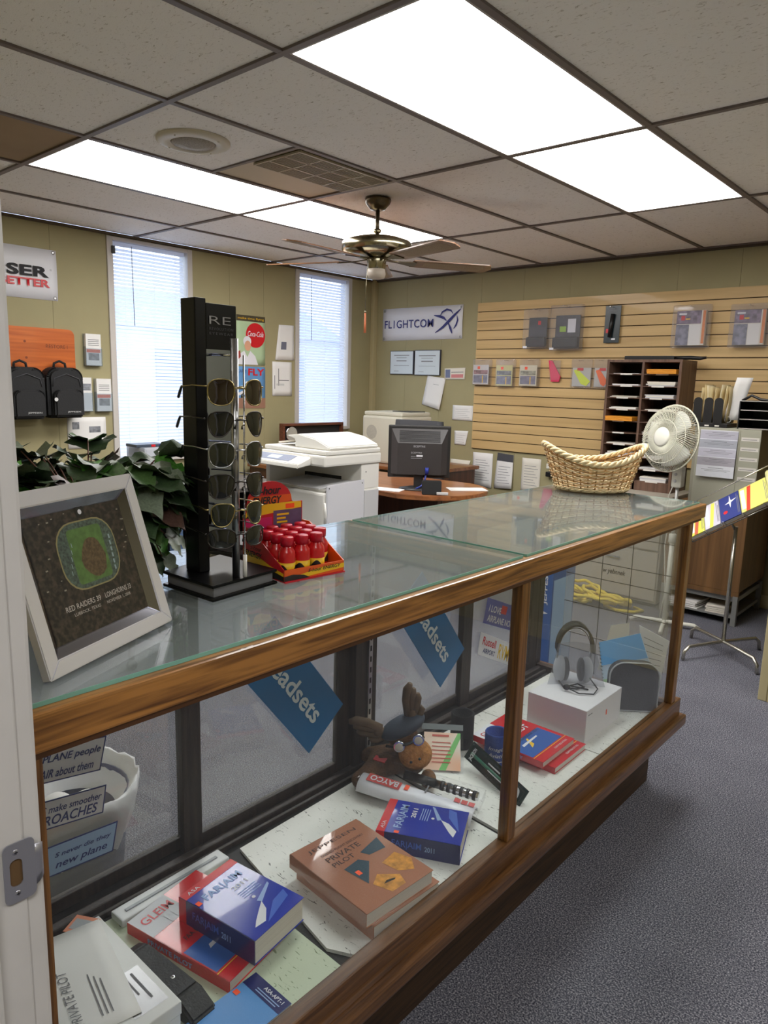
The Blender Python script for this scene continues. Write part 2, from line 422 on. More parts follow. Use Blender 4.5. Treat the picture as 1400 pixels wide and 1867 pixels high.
# windows and blinds -----------------------------------------------
alu = mat('window_frame_paint', (198, 192, 186), .5)
pane_g = glass('window_glass')
slat_m = mat('blind_slat_white', (236, 238, 244), .5)
nt = slat_m.node_tree
tl = nt.nodes.new('ShaderNodeBsdfTranslucent'); tl.inputs[0].default_value = (.9, .93, 1, 1)
mx = nt.nodes.new('ShaderNodeMixShader'); mx.inputs[0].default_value = .45
nt.links.new(nt.nodes['Principled BSDF'].outputs[0], mx.inputs[1]); nt.links.new(tl.outputs[0], mx.inputs[2]); nt.links.new(mx.outputs[0], nt.nodes['Material Output'].inputs[0])
def window(n, W, lab):
    y0, y1, z0, z1 = W
    o = bpy.data.objects.new('window_%d' % n, None); COL.objects.link(o); o['kind'] = 'structure'
    t = .042
    box('frame', alu, o, (XL-.1, y0, z0), (XL+.012, y0+t, z1), .004); box('frame', alu, o, (XL-.1, y1-t, z0), (XL+.012, y1, z1), .004)
    box('frame', alu, o, (XL-.1, y0+t, z1-.025), (XL+.012, y1-t, z1), .004); box('window_sill', alu, o, (XL-.1, y0+t, z0), (XL+.03, y1-t, z0+.03), .004)
    box('pane', pane_g, o, (XL-.09, y0+t, z0+.03), (XL-.086, y1-t, z1-.025))
    b = thing('window_blind', lab, 'blind', (XL-.03, (y0+y1)/2, z0+.03))
    h = z1-.025-z0-.03; wd = (y1-y0)/2-t-.012
    box('head_rail', slat_m, b, (-.016, -wd, h-.028), (.016, wd, h-.002), .002)
    box('bottom_rail', slat_m, b, (-.013, -wd, .004), (.013, wd, .016), .003)
    ang = math.radians(52); k = 0; z = .03; first = None
    while z < h-.035:
        if first is None:
            def fn(u, v): 
                s = (u-.5)*.027; c = .0022*math.cos((u-.5)*PI)
                return Vector((s*math.cos(ang)+c*math.sin(ang), (v-.5)*2*wd, -s*math.sin(ang)+c*math.cos(ang)))
            first = MB().grid(fn, 4, 1).build('slat', slat_m, b, (0, 0, z))
        else: link_copy(first, b, (0, 0, z))
        z += .0245
    for yy in (-wd*.72, wd*.1, wd*.72):
        MB().cyl((.017, yy, .01), (.017, yy, h-.02), .0009, n=6).build('ladder_cord', slat_m, b)
    MB().cyl((.024, -wd*.52, h-.02), (.026, -wd*.5, h-.55), .0028, n=6).build('tilt_wand', mat('clear_grey_plastic', (150, 155, 165), .3), b)
    return o
window(1, W1, 'tall white slatted blind in window beside wooden plaque')
window(2, W2, 'tall white slatted blind in window near the room corner')
box('blind_bracket', blackp, bpy.data.objects['window_1'], (XL+.012, W1[0]+.028, 2.235), (XL+.03, W1[0]+.05, 2.285), .003)

# outside, seen between the slats
out_w = mat('hangar_siding', (196, 204, 220), .6)
gnd = MB().box((-40, -20, -.6), (XL-.6, 30, -.5)).build('apron_ground', mat('concrete_apron', (150, 150, 152), .9, var=.1, scale=1)); structure(gnd)
hg = thing('hangar', 'pale blue-white metal hangar outside beyond the window blinds', 'building', (-16, 4, -.5))
box('wall', out_w, hg, (-4, -9, 0), (0, 12, 3.1)); MB().prism([(-4, -9, 3.1), (.3, -9, 3.1), (-2, -9, 4.2)], (0, 21, 0)).build('roof', mat('hangar_roof', (120, 140, 190), .5), hg)
for k in range(3): box('hangar_door', mat('hangar_door_blue', (90, 120, 190), .5), hg, (0, -7+k*6.3, 0), (.06, -2.2+k*6.3, 2.6))

# ceiling ----------------------------------------------------------
cl = structure(MB().box((XL-.12, -2.72, ZC+.05), (2.02, YF+.12, ZC+.15)).build('ceiling', mat('plenum', (60, 58, 56), .9)))
tm = tile_mat('ceiling_tile_face', (250, 247, 245), (190, 182, 174))
tm2 = mat('ceiling_tile_stained', (160, 136, 108), .95, var=.15, scale=2)
gridm = mat('ceiling_grid_metal', (112, 102, 100), .5, .2)
xs = [GX-FT2*k for k in range(-5, 6)]          # lines running along y
ys = [GY+2*FT2*k for k in range(-3, 4)]        # lines running along x
lightm = emitter('light_diffuser', (255, 253, 250), PANEL_LIGHT)
LIGHTS = {(0, 0): 'over the glass display counter', (0, 1): 'over the far end of the display counter', (3, 0): 'in the row by the windows next to the round speaker', (3, 1): 'in the row by the windows behind the ceiling fan'}
FILL_LIGHTS = {(-4, 0): 'added as unseen fill near the right-hand wall', (0, -2): 'added as unseen fill in the room behind the doorway', (-3, -2): 'in the room behind the doorway, far end, a second added fill'}  # panels out of view, added as fill light
tile_cache = {}
def tile(x0, x1, y0, y1, m, name='ceiling_tile'):
    key = (round(x1-x0, 3), round(y1-y0, 3), m.name)
    if key not in tile_cache:
        b = MB(); wx, wy = (x1-x0)/2-.004, (y1-y0)/2-.004
        b.box((-wx, -wy, .004), (wx, wy, .02))
        tile_cache[key] = b.build(name, m, cl, ((x0+x1)/2, (y0+y1)/2, ZC))
        return tile_cache[key]
    return link_copy(tile_cache[key], cl, ((x0+x1)/2, (y0+y1)/2, ZC))
def clampx(v): return max(XL, min(1.9, v))
def clampy(v): return min(YF, v)
for i in range(-5, 6):
    for j in range(-3, 4):
        x1, x0 = clampx(GX-FT2*i), clampx(GX-FT2*(i+1)); y0, y1 = clampy(GY+2*FT2*j), clampy(GY+2*FT2*(j+1))
        y0 = max(y0, -2.6)
        if x1-x0 < .03 or y1-y0 < .02: continue
        if (i, j) in LIGHTS or (i, j) in FILL_LIGHTS:
            lab = LIGHTS.get((i, j)) or FILL_LIGHTS[(i, j)]
            lt = thing('ceiling_light', 'rectangular fluorescent ceiling panel light '+lab, 'light', ((x0+x1)/2, (y0+y1)/2, ZC), group='recessed fluorescent ceiling lights')
            hx, hy = (x1-x0)/2-.02, (y1-y0)/2-.02
            box('diffuser', lightm, lt, (-hx, -hy, -.002), (hx, hy, .004))
            fr = mat('light_frame_grey', (170, 162, 158), .5)
            b = MB()
            for a_, b_ in (((-hx-.012, -hy-.012, -.003), (hx+.012, -hy, .012)), ((-hx-.012, hy, -.003), (hx+.012, hy+.012, .012)), ((-hx-.012, -hy, -.003), (-hx, hy, .012)), ((hx, -hy, -.003), (hx+.012, hy, .012))): b.box(a_, b_)
            b.build('lens_frame', fr, lt)
        elif (i, j) == (2, 0):
            ym = (y0+y1)/2; tile(x0, x1, y0, ym, tm); tile(x0, x1, ym, y1, mat('vent_panel', (196, 182, 158), .6))
            box('grid_bar', gridm, cl, (x0, ym-.009, ZC-.003), (x1, ym+.009, ZC+.004))
        else: tile(x0, x1, y0, y1, tm2 if (i, j) == (3, -1) else tm)
for xx in xs:
    if XL < xx < 1.9: box('grid_bar', gridm, cl, (xx-.012, -2.6, ZC-.004), (xx+.012, YF, ZC+.006), .001)
for yy in ys:
    if -2.6 < yy < YF: box('grid_bar', gridm, cl, (XL, yy-.012, ZC-.0045), (1.9, yy+.012, ZC+.006), .001)
for a_, b_ in (((XL, .26, ZC-.018), (XL+.02, YF, ZC)), ((XL, YF-.02, ZC-.018), (1.9, YF, ZC))): box('wall_angle', mat('wall_angle_brown', (84, 72, 58), .8), cl, a_, b_)
# round speaker in its tile
sx, sy = GX-2.5*FT2, GY+FT2/2
spk = thing('ceiling_speaker', 'round off-white ceiling speaker set in a fissured tile', 'speaker', (sx, sy, ZC))
off = mat('speaker_offwhite', (208, 200, 184), .5)
MB().lathe([(.148, .004), (.148, -.004), (.135, -.010), (.095, -.012), (.09, -.004)], n=40).build('trim_ring', off, spk)
MB().lathe([(.092, -.004), (.085, -.011), (.04, -.014), (0, -.015)], n=40).build('grille', mat('speaker_grille', (150, 140, 126), .6, var=.3, scale=300, detail=0), spk)
for a in (20, 110, 200, 290):
    MB().sphere((.12*math.cos(math.radians(a)), .12*math.sin(math.radians(a)), -.011), .004, 5).build('screw', off, spk)
# return-air vent
vy0, vy1 = GY+FT2, GY+2*FT2; vx0, vx1 = GX-3*FT2, GX-2*FT2
vt = thing('ceiling_vent', 'square tan ceiling air vent with a fine metal grille', 'vent', ((vx0+vx1)/2, (vy0+vy1)/2, ZC))
vm = mat('vent_metal', (176, 166, 146), .5, .2); vd = mat('vent_dark', (70, 64, 54), .9)
box('backing', vd, vt, (-.03, -.27, -.003), (.27, .27, .004))
b = MB()
for k in range(4): b.box((-.035+k*.101, -.275, -.009), (-.025+k*.101, .275, -.001))
for k in range(5): b.box((-.03, -.275+k*.1375-.004, -.009), (.275, -.275+k*.1375+.004, -.001))
b.build('frame', vm, vt)
sl = None
for k in range(22):
    loc = (-.018+k*.0134, 0, -.004)
    if sl is None: sl = MB().box((-.002, -.27, -.004), (.002, .27, .003)).build('louver', vm, vt, loc)
    else: link_copy(sl, vt, loc)
# ================================================================ DISPLAY COUNTER
oakY = wood('oak_rail', (92, 56, 24), (166, 114, 56), 'Y'); oakX = wood('oak_rail_x', (92, 56, 24), (166, 114, 56), 'X'); oakZ = wood('oak_post', (78, 48, 20), (134, 90, 42), 'Z')
baseW = wood('dark_base_wood', (40, 26, 16), (66, 46, 28), 'Y', .6, 0)
darkw = wood('dark_door_wood', (30, 23, 20), (52, 40, 34), 'Z', .5, 0)
deckm = mat('black_deck', (30, 28, 27), .6, var=.2, scale=30)
topglass = glass('counter_top_glass', (247, 252, 251), .03, 1.55, .15, (200, 210, 208))
caseglass = glass('case_glass', (253, 254, 254), 0, 1.45, .008)
doorglass = glass('hazed_door_glass', (252, 253, 253), .05, 1.5, .16, (214, 214, 212))  # pale haze in the door glass stands in for bright reflections
edgeglass = mat('glass_edge_green', (120, 176, 164), .25, 0, spec=.6)
CX0, CX1, CY0, CY1, CT = -1.385, -.79, .272, 2.555, 1.04
ct = thing('display_counter', 'long oak-framed glass display counter with sliding back doors', 'counter', ((CX0+CX1)/2, (CY0+CY1)/2, 0))
ox, oy = ct.location.x, ct.location.y
def cb(name, m, a, b, bev=0.0, parent=ct): return box(name, m, parent, (a[0]-ox, a[1]-oy, a[2]), (b[0]-ox, b[1]-oy, b[2]), bev)
YM = 1.40
# top frame
cb('top_rail', oakY, (CX1-.032, CY0, .992), (CX1, CY1+.03, CT), .004)
cb('top_rail', oakY, (CX0, CY0, .992), (CX0+.03, CY1+.03, CT), .004)
cb('top_rail', oakX, (CX0+.03, CY1-.005, .992), (CX1-.032, CY1+.029, CT-.001), .003)
cb('top_rail', oakX, (CX0+.03, CY0, .992), (CX1-.032, CY0+.03, CT-.001), .003)
cb('top_rail', oakX, (CX0+.03, YM-.013, .992), (CX1-.032, YM+.013, CT-.006), .002)
cb('under_trim', mat('dark_oak_trim', (74, 44, 20), .5), (CX1-.012, CY0+.01, .984), (CX1-.004, CY1, .992))
# top panes with green edges, slightly proud of the frame
for y0, y1 in ((CY0+.02, YM-.004), (YM+.012, CY1+.012)):
    p = cb('glass_top', topglass, (CX0+.024, y0, CT), (CX1-.02, y1, CT+.006))
    cb('glass_edge', edgeglass, (CX1-.02, y0, CT+.0002), (CX1-.0188, y1, CT+.0058)); cb('glass_edge', edgeglass, (CX0+.023, y0, CT+.0002), (CX0+.024, y1, CT+.0058))
    cb('glass_edge', edgeglass, (CX0+.024, y1, CT+.0002), (CX1-.02, y1+.001, CT+.0058)); cb('glass_edge', edgeglass, (CX0+.024, y0-.001, CT+.0002), (CX1-.02, y0, CT+.0058))
GT = CT+.0061   # surface things stand on
# posts
for y0, y1 in ((CY0+.012, CY0+.047), (YM-.018, YM+.018), (2.452, 2.488)):
    cb('post', oakZ, (CX1-.034, y0, .34), (CX1-.006, y1, .992), .003)
cb('post', darkw, (CX0+.01, CY0+.012, .3), (CX0+.05, CY0+.05, .992)); cb('post', darkw, (CX0+.01, 2.45, .3), (CX0+.05, 2.488, .992))
# front and end glass
cb('front_glass', caseglass, (CX1-.024, CY0+.047, .34), (CX1-.02, YM-.018, .992)); cb('front_glass', caseglass, (CX1-.024, YM+.018, .34), (CX1-.02, 2.452, .992))
cb('end_glass', caseglass, (CX0+.05, 2.468, .33), (CX1-.034, 2.472, .992)); cb('end_panel', darkw, (CX0+.05, CY0+.02, .3), (CX1-.034, CY0+.03, .992))
cb('end_rail', baseW, (CX0+.05, 2.456, .3), (CX1-.034, 2.484, .335))
# bottom rails and plinth
botW = wood('oak_bottom_rail', (70, 43, 22), (112, 76, 43), 'Y')
cb('bottom_rail', botW, (CX1-.036, CY0, .275), (CX1-.002, CY1-.02, .34), .004); cb('bottom_ledge', botW, (CX1-.04, CY0, .238), (CX1+.018, CY1, .277), .008)
cb('bottom_rail', botW, (CX0, CY1-.07, .24), (CX1-.04, CY1-.02, .32), .004)
cb('plinth', baseW, (CX0+.03, CY0+.02, 0), (-.872, 2.50, .24))
cb('deck', deckm, (CX0+.02, CY0+.02, .24), (CX1-.036, 2.487, .312))
# speckled white deck boards
def deck_mat(name, base, fleck):
    m = mat(name, base, .4)
    nt = m.node_tree; b = nt.nodes['Principled BSDF']
    tc = nt.nodes.new('ShaderNodeTexCoord'); mp = nt.nodes.new('ShaderNodeMapping'); mp.inputs['Scale'].default_value = (1, 3.4, 1); mp.inputs['Rotation'].default_value = (0, 0, .9)
    no = nt.nodes.new('ShaderNodeTexNoise'); no.inputs['Scale'].default_value = 30; no.inputs['Detail'].default_value = 3; no.inputs['Distortion'].default_value = 2
    r = nt.nodes.new('ShaderNodeValToRGB'); r.color_ramp.elements[0].position = .31; r.color_ramp.elements[1].position = .36
    r.color_ramp.elements[0].color = (*lin(fleck), 1); r.color_ramp.elements[1].color = (*lin(base), 1)
    nt.links.new(tc.outputs['Object'], mp.inputs[0]); nt.links.new(mp.outputs[0], no.inputs['Vector']); nt.links.new(no.outputs[0], r.inputs[0]); nt.links.new(r.outputs[0], b.inputs['Base Color'])
    return m
dkm = deck_mat('speckled_tile', (228, 228, 222), (120, 120, 116)); dkg = deck_mat('speckled_tile_green', (196, 206, 180), (120, 132, 100))
def deck_board(pts, m):
    MB().prism([(x-ox, y-oy, .3125) for x, y in pts], (0, 0, .0075)).build('deck_board', m, ct)
deck_board([(-.832, .47), (-.826, .862), (-1.262, .872), (-1.272, .48)], dkg)
deck_board([(-.89, .874), (-.828, .905), (-.828, 1.42), (-1.275, 1.455), (-1.262, .945)], dkm)
deck_board([(-.828, 1.435), (-.828, 1.977), (-1.262, 1.969), (-1.268, 1.47)], dkm)
deck_board([(-.828, 1.981), (-.828, 2.452), (-1.262, 2.452), (-1.262, 1.973)], dkm)
DZ = .3202
# sliding back doors in two tracks
def slide_door(y0, y1, xx, st=.05):
    d = cb('sliding_door', doorglass, (xx-.002, y0+st, .352), (xx+.002, y1-st, .94))
    for a, b_ in (((y0, .322), (y0+st, .985)), ((y1-st, .322), (y1, .985)), ((y0+st, .322), (y1-st, .352)), ((y0+st, .94), (y1-st, .985))):
        cb('door_frame', darkw, (xx-.009, a[0], a[1]), (xx+.009, b_[0], b_[1]), .002, parent=d) if False else box('door_frame', darkw, d, (xx-.009-ox, a[0]-oy, a[1]), (xx+.009-ox, b_[0]-oy, b_[1]), .002)
slide_door(CY0+.05, .90, CX0+.018); slide_door(.842, 1.39, CX0+.04)
slide_door(1.47, 2.01, CX0+.018, .045); slide_door(1.94, 2.45, CX0+.04, .055)
cb('middle_post', darkw, (CX0+.005, 1.385, .312), (CX0+.075, 1.472, .992), .002)
stp = cb('shelf_standard', steel, (CX0+.075, 1.432, .33), (CX0+.081, 1.447, .985))
b = MB()
for k in range(20): b.box((CX0+.0811-ox, 1.4365-oy, .35+k*.032), (CX0+.0817-ox, 1.4425-oy, .366+k*.032))
b.build('slot', ink, ct)
cb('door_track', deckm, (CX0+.006, CY0+.03, .31), (CX0+.056, 2.45, .321)); cb('track_ridge', darkw, (CX0+.058, CY0+.03, .312), (CX0+.08, 2.45, .332), .004); cb('track_ridge', darkw, (CX0+.09, CY0+.03, .312), (CX0+.1, 2.45, .326), .003)
# reflected whiteboard grid, painted on as a film over the end glass
film = glass('reflection_film', (255, 255, 255), .2, 1.2, .20, (226, 224, 226))
fp = cb('reflection_film', film, (CX0+.15, 2.4625, .36), (CX1-.05, 2.4665, .985))
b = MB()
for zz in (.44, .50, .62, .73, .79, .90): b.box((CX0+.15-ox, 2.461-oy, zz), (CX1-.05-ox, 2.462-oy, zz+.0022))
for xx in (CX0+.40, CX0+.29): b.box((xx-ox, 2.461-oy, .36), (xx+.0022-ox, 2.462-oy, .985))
b.build('reflected_line', ink, fp)
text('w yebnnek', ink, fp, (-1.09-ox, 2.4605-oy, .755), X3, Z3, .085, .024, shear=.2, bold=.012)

# ---------------------------------------------------------------- signs on the back doors
blue_sign = mat('blue_sign_board', (22, 104, 160), .45); sign_txt = mat('sign_lettering', (206, 220, 226), .5)
def headset_sign(y, z, lab):
    # long side runs down to the right; y, z = lowest corner
    t = thing('headset_sign', lab, 'sign', (CX0+.0545, y, z), 0, 'tilted blue headset signs')
    ang = math.radians(-52); u = Vector((0, math.cos(ang), math.sin(ang))); v = Vector((0, -math.sin(ang), math.cos(ang)))
    L, Hh = .40, .162; o = -u*L
    MB().prism([o, o+u*L, o+u*L+v*Hh, o+v*Hh], (.003, 0, 0)).build('board', blue_sign, t)
    text('Headsets', sign_txt, t, o+u*.045+v*.058+Vector((.0035, 0, 0)), u, v, .30, .05, bold=.02)
headset_sign(1.226, .43, 'tilted blue headsets sign on the back door beside the middle post')
headset_sign(1.811, .437, 'tilted blue headsets sign hanging above the toy moose')
stk_w = mat('sticker_white', (222, 222, 228), .6); navy = mat('navy_print', (52, 62, 120), .6); sky_st = mat('sticker_sky', (150, 178, 214), .6)
def sticker(name, lab, pts, m, rows, x=CX0+.0518, border=navy):
    """rows: (string, y0, width, height, material, offset along) in sticker coordinates; pts are three (y, z) corners: lower-left, lower-right, upper-left"""
    o, a, c = (Vector((0, p[0], p[1])) for p in pts); u = a-o; v = c-o; W_, H_ = u.length, v.length
    t = thing(name, lab, 'sticker', (x, o.y, o.z), group='bumper stickers on the back doors'); z0 = Vector((0, 0, 0))
    un, vn = u.normalized(), v.normalized()
    MB().prism([z0, u, u+v, v], (.0008, 0, 0)).build('backing', border, t)
    MB().prism([un*.003+vn*.003, u-un*.003+vn*.003, u-un*.003+v-vn*.003, un*.003+v-vn*.003], (.0012, 0, 0)).build('face', m, t)
    for s, y0, wd, hh, mm, xo in rows: text(s, mm, t, un*xo+vn*y0+Vector((.0014, 0, 0)), un, vn, wd, hh, bold=.015, shear=.15)
    return t
XS2 = CX0+.030
sticker('bumper_sticker', 'white bumper sticker about airplane people on the back door', [(.50, .628), (.657, .604), (.517, .70)], stk_w, [('PLANE people', .038, .12, .02, navy, .03), ('AIR about them', .01, .11, .018, navy, .03)], XS2)
sticker('bumper_sticker', 'white bumper sticker saying pilots make smoother approaches', [(.47, .531), (.659, .505), (.48, .592)], stk_w, [('PILOTS make smoother', .034, .17, .015, navy, .012), ('APPROACHES', .008, .155, .021, navy, .02)], XS2)
sticker('bumper_sticker', 'sky blue bumper sticker with white cloud mentioning new planes', [(.50, .418), (.677, .405), (.514, .484)], sky_st, [("S never die they", .036, .12, .013, navy, .045), ('new plane', .01, .11, .02, navy, .05)], XS2)
XS3 = CX0+.0505
yel = mat('yellow_print', (232, 190, 40), .5); purple = mat('purple_print', (92, 96, 168), .5)
tA = sticker('bumper_sticker', 'purple bumper sticker that loves airplane noise', [(2.055, .60), (2.277, .512), (2.078, .688)], purple, [('I LOVE', .045, .09, .025, stk_w, .02), ('AIRPLANE NOISE', .01, .2, .024, stk_w, .02)], XS3, border=purple)
patch('heart', red, tA, (.0016, .11, .01), Vector((0, .93, -.37)), Vector((0, .37, .93)), .04, .03)
tB = sticker('bumper_sticker', 'white airport sticker with red and yellow lettering', [(2.03, .49), (2.255, .384), (2.045, .57)], stk_w, [('Russell', .04, .1, .03, red, .02), ('AIRPORT', .012, .09, .018, navy, .03), ('RVM', .01, .085, .055, yel, .14)], XS3, border=stk_w)
# ================================================================ ON THE COUNTER
# ---- picture frame leaning back on its strut
fo = Vector((-.857, .348, GT)); e_ = Vector((-.399, .917, 0)); n_ = Vector((.917, .399, 0)); tilt = math.radians(17)
fu = (Z3*math.cos(tilt) - n_*math.sin(tilt)).normalized(); fn_ = e_.cross(fu).normalized()
Mf = Matrix((e_, -fn_, fu)).transposed().to_4x4(); Mf.translation = fo      # local x along frame, -y out of the front, z up the frame
pf = thing('picture_frame', 'silver photo frame with night stadium picture, leaning on the counter', 'picture frame')
pf.matrix_world = Mf
FWd, FHt = .253, .235; silver = mat('frame_silver', (234, 234, 242), .25, .5, var=.04, scale=4)
def frail(poly, nm='frame_rail', m=silver): MB().prism([(a, 0, b) for a, b in poly], (0, -.014, 0), bev=.0015).build(nm, m, pf)
t_ = .021
frail([(0, 0), (FWd, 0), (FWd-t_, t_), (t_, t_)]); frail([(0, FHt), (t_, FHt-t_), (FWd-t_, FHt-t_), (FWd, FHt)])
frail([(0, 0), (t_, t_), (t_, FHt-t_), (0, FHt)]); frail([(FWd, 0), (FWd, FHt), (FWd-t_, FHt-t_), (FWd-t_, t_)])
mir = mat('frame_inner_mirror', (150, 150, 158), .08, 1.0); t2 = .034
for P_ in ([(t_, t_), (FWd-t_, t_), (FWd-t2, t2), (t2, t2)], [(t_, FHt-t_), (t2, FHt-t2), (FWd-t2, FHt-t2), (FWd-t_, FHt-t_)], [(t_, t_), (t2, t2), (t2, FHt-t2), (t_, FHt-t_)], [(FWd-t_, t_), (FWd-t_, FHt-t_), (FWd-t2, FHt-t2), (FWd-t2, t2)]):
    q = [(a, -.012 if (a in (t_, FWd-t_)) and (b in (t_, FHt-t_)) else -.004, b) for a, b in P_]
    MB().poly(q).build('inner_bevel', mir, pf)
dark_print = mat('stadium_print', (22, 17, 14), .4, var=.6, scale=150, c2=(88, 74, 62), contrast=(.42, .85))
patch('photo_print', dark_print, pf, (t2, -.004, t2), X3, Z3, FWd-2*t2, FHt-2*t2, .0002)
PW, PH = FWd-2*t2, FHt-2*t2; po = Vector((t2, -.0044, t2))
green1 = mat('stadium_turf', (86, 120, 60), .4, var=.25, scale=120); gray1 = mat('stadium_stands', (74, 90, 82), .4, var=.6, scale=260); brown1 = mat('stadium_crowd', (92, 74, 50), .4, var=.45, scale=260)
def rrect(cx, cy, w_, h_, r, n=6):
    out = []
    for sx_, sy_, a0 in ((1, 1, 0), (-1, 1, 90), (-1, -1, 180), (1, -1, 270)):
        for k in range(n): a = math.radians(a0+90*k/(n-1)); out.append((cx+sx_*(w_/2-r)+r*math.cos(a), cy+sy_*(h_/2-r)+r*math.sin(a)))
    return out
shape('printed_bowl', mat('stadium_rim', (150, 140, 96), .4), pf, po, X3, Z3, rrect(.1, .103, .112, .094, .034), .0002)
shape('printed_stands', gray1, pf, po, X3, Z3, rrect(.1, .103, .108, .09, .033), .0004)
shape('printed_field', green1, pf, po, X3, Z3, rrect(.1, .102, .066, .076, .006), .0006)
shape('printed_crowd', brown1, pf, po, X3, Z3, [(.106+.023*math.cos(a*PI/8)*(1+.1*math.sin(a*5)), .096+.028*math.sin(a*PI/8)) for a in range(16)], .0008)
shape('printed_badge', mat('badge_black', (18, 18, 18), .4), pf, po, X3, Z3, rrect(.103, .161, .016, .016, .003), .0004)
disc('printed_badge_ring', stk_w, pf, po+Vector((.103, 0, .161)), X3, Z3, .0035, .0006)
rq = random.Random(21); b = MB()
for k in range(46):
    u_, v_ = rq.uniform(.004, PW-.004), rq.uniform(.06, PH-.004); r_ = rq.uniform(.0006, .0022)
    if abs(u_-.1) < .055 and abs(v_-.103) < .047: continue
    q_ = po+Vector((u_, -.0004, v_)); b.poly([q_, q_+X3*r_*2, q_+X3*r_*2+Z3*r_, q_+Z3*r_])
b.build('printed_lights', mat('print_light_specks', (150, 146, 130), .5), pf)
b = MB()
for k in range(5): q_ = po+Vector((.058+.003*k, -.001, .08+.009*k)); b.poly([q_, q_+X3*.0012, q_+X3*.0012+Z3*.006, q_+Z3*.006])
for k in range(6): q_ = po+Vector((.139+.0008*k, -.001, .07+.009*k)); b.poly([q_, q_+X3*.003, q_+X3*.003+Z3*.006, q_+Z3*.006])
b.build('printed_seats', mat('print_seat_pale', (150, 170, 176), .5), pf)
wt = mat('print_offwhite', (196, 190, 182), .5)
lines('printed_rail', wt, pf, po, X3, Z3, [(.06, .128, .176, .0018), (.065, .125, .1725, .0008)])
text('RED RAIDERS 39', wt, pf, po+Vector((.03, 0, .036)), X3, Z3, .066, .0075, bold=.01); text('LONGHORNS 33', wt, pf, po+Vector((.105, 0, .036)), X3, Z3, .055, .0075, bold=.01)
text('LUBBOCK, TEXAS', wt, pf, po+Vector((.042, 0, .027)), X3, Z3, .05, .005); text('NOVEMBER 1, 2008', wt, pf, po+Vector((.105, 0, .027)), X3, Z3, .05, .005)
box('photo_glass', glass('picture_glass', (255, 255, 255), 0, 1.22), pf, (t2, -.0062, t2), (FWd-t2, -.0056, FHt-t2))
box('backing', blackp, pf, (.008, 0, .008), (FWd-.008, .006, FHt-.008), .002)
a0 = Vector((FWd/2, .006, FHt*.6)); Mi = Mf.inverted()
foot = Mf @ Vector((FWd/2, 0, 0)) - n_*.135; foot.z = GT+.0015; foot = Mi @ foot
MB().prism([a0-X3*.03, a0+X3*.03, foot+X3*.045, foot-X3*.045], (0, .003, .001)).build('strut', blackp, pf)

# ---- sunglasses rack
sr = thing('sunglasses_rack', 'black sunglasses rack with silver pole, mirror panel and slab base', 'display rack', (-1.07, .765, GT))
L_ = lambda x, y, z: (x+1.07, y-.765, z-GT)
base_blk = mat('gloss_black', (10, 10, 12), .3, spec=.25)
quad = [(-1.132, .686), (-.992, .692), (-1.008, .842), (-1.168, .832)]
def qbase(grow, z0, z1, m, nm):
    cxq = sum(p[0] for p in quad)/4; cyq = sum(p[1] for p in quad)/4
    MB().prism([L_(cxq+(x-cxq)*grow, cyq+(y-cyq)*grow, z0) for x, y in quad], (0, 0, z1-z0), bev=.001).build(nm, m, sr)
qbase(1.04, GT, GT+.005, base_blk, 'base_foot'); qbase(.95, GT+.005, GT+.023, mat('base_grey_edge', (120, 120, 124), .3, .3), 'base_core'); qbase(1.03, GT+.023, GT+.028, base_blk, 'base_top')
zb = GT+.028
box('column', base_blk, sr, L_(-1.118, .722, zb), L_(-1.076, .745, 1.555), .002)
box('panel', base_blk, sr, L_(-1.118, .745, 1.11), L_(-1.078, .81, 1.548), .002)
patch('mirror', mat('mirror_glass', (150, 160, 190), .03, 1), sr, L_(-1.0776, .742, 1.13), Y3, Z3, .062, .34, .0006)
text('RE', mat('logo_silver', (150, 150, 155), .3, .6), sr, L_(-1.0772, .752, 1.513), Y3, Z3, .045, .0135, bold=-.01)
dimtxt = mat('logo_dim', (70, 70, 76), .5)
text('REVOLUTION', dimtxt, sr, L_(-1.0772, .752, 1.503), Y3, Z3, .05, .0045, spacing=1.3); text('EYEWEAR', dimtxt, sr, L_(-1.0772, .752, 1.495), Y3, Z3, .05, .0045, spacing=1.3)
MB().cyl(L_(-1.014, .757, zb), L_(-1.014, .757, 1.487), .0068, n=20).build('pole', steel, sr)
MB().cyl(L_(-1.003, .768, zb), L_(-1.003, .768, zb+.04), .0035, n=10).build('pole_foot', white, sr)
MB().cyl(L_(-1.003, .768, zb+.04), L_(-1.003, .768, 1.46), .0016, n=8).build('lock_rod', chrome, sr)
PZ = [1.398, 1.345, 1.294, 1.240, 1.191, 1.150]
for z in [1.455]+PZ:
    MB().cyl(L_(-1.076, .757, z+.006), L_(-1.014, .757, z+.004), .0022, n=8).build('peg', chrome, sr)
    if z < 1.45: MB().tube([L_(-1.008, .757, z+.006), L_(-.996, .764, z+.007), L_(-.99, .772, z+.004)], .0014, 6).build('hook', chrome, sr)
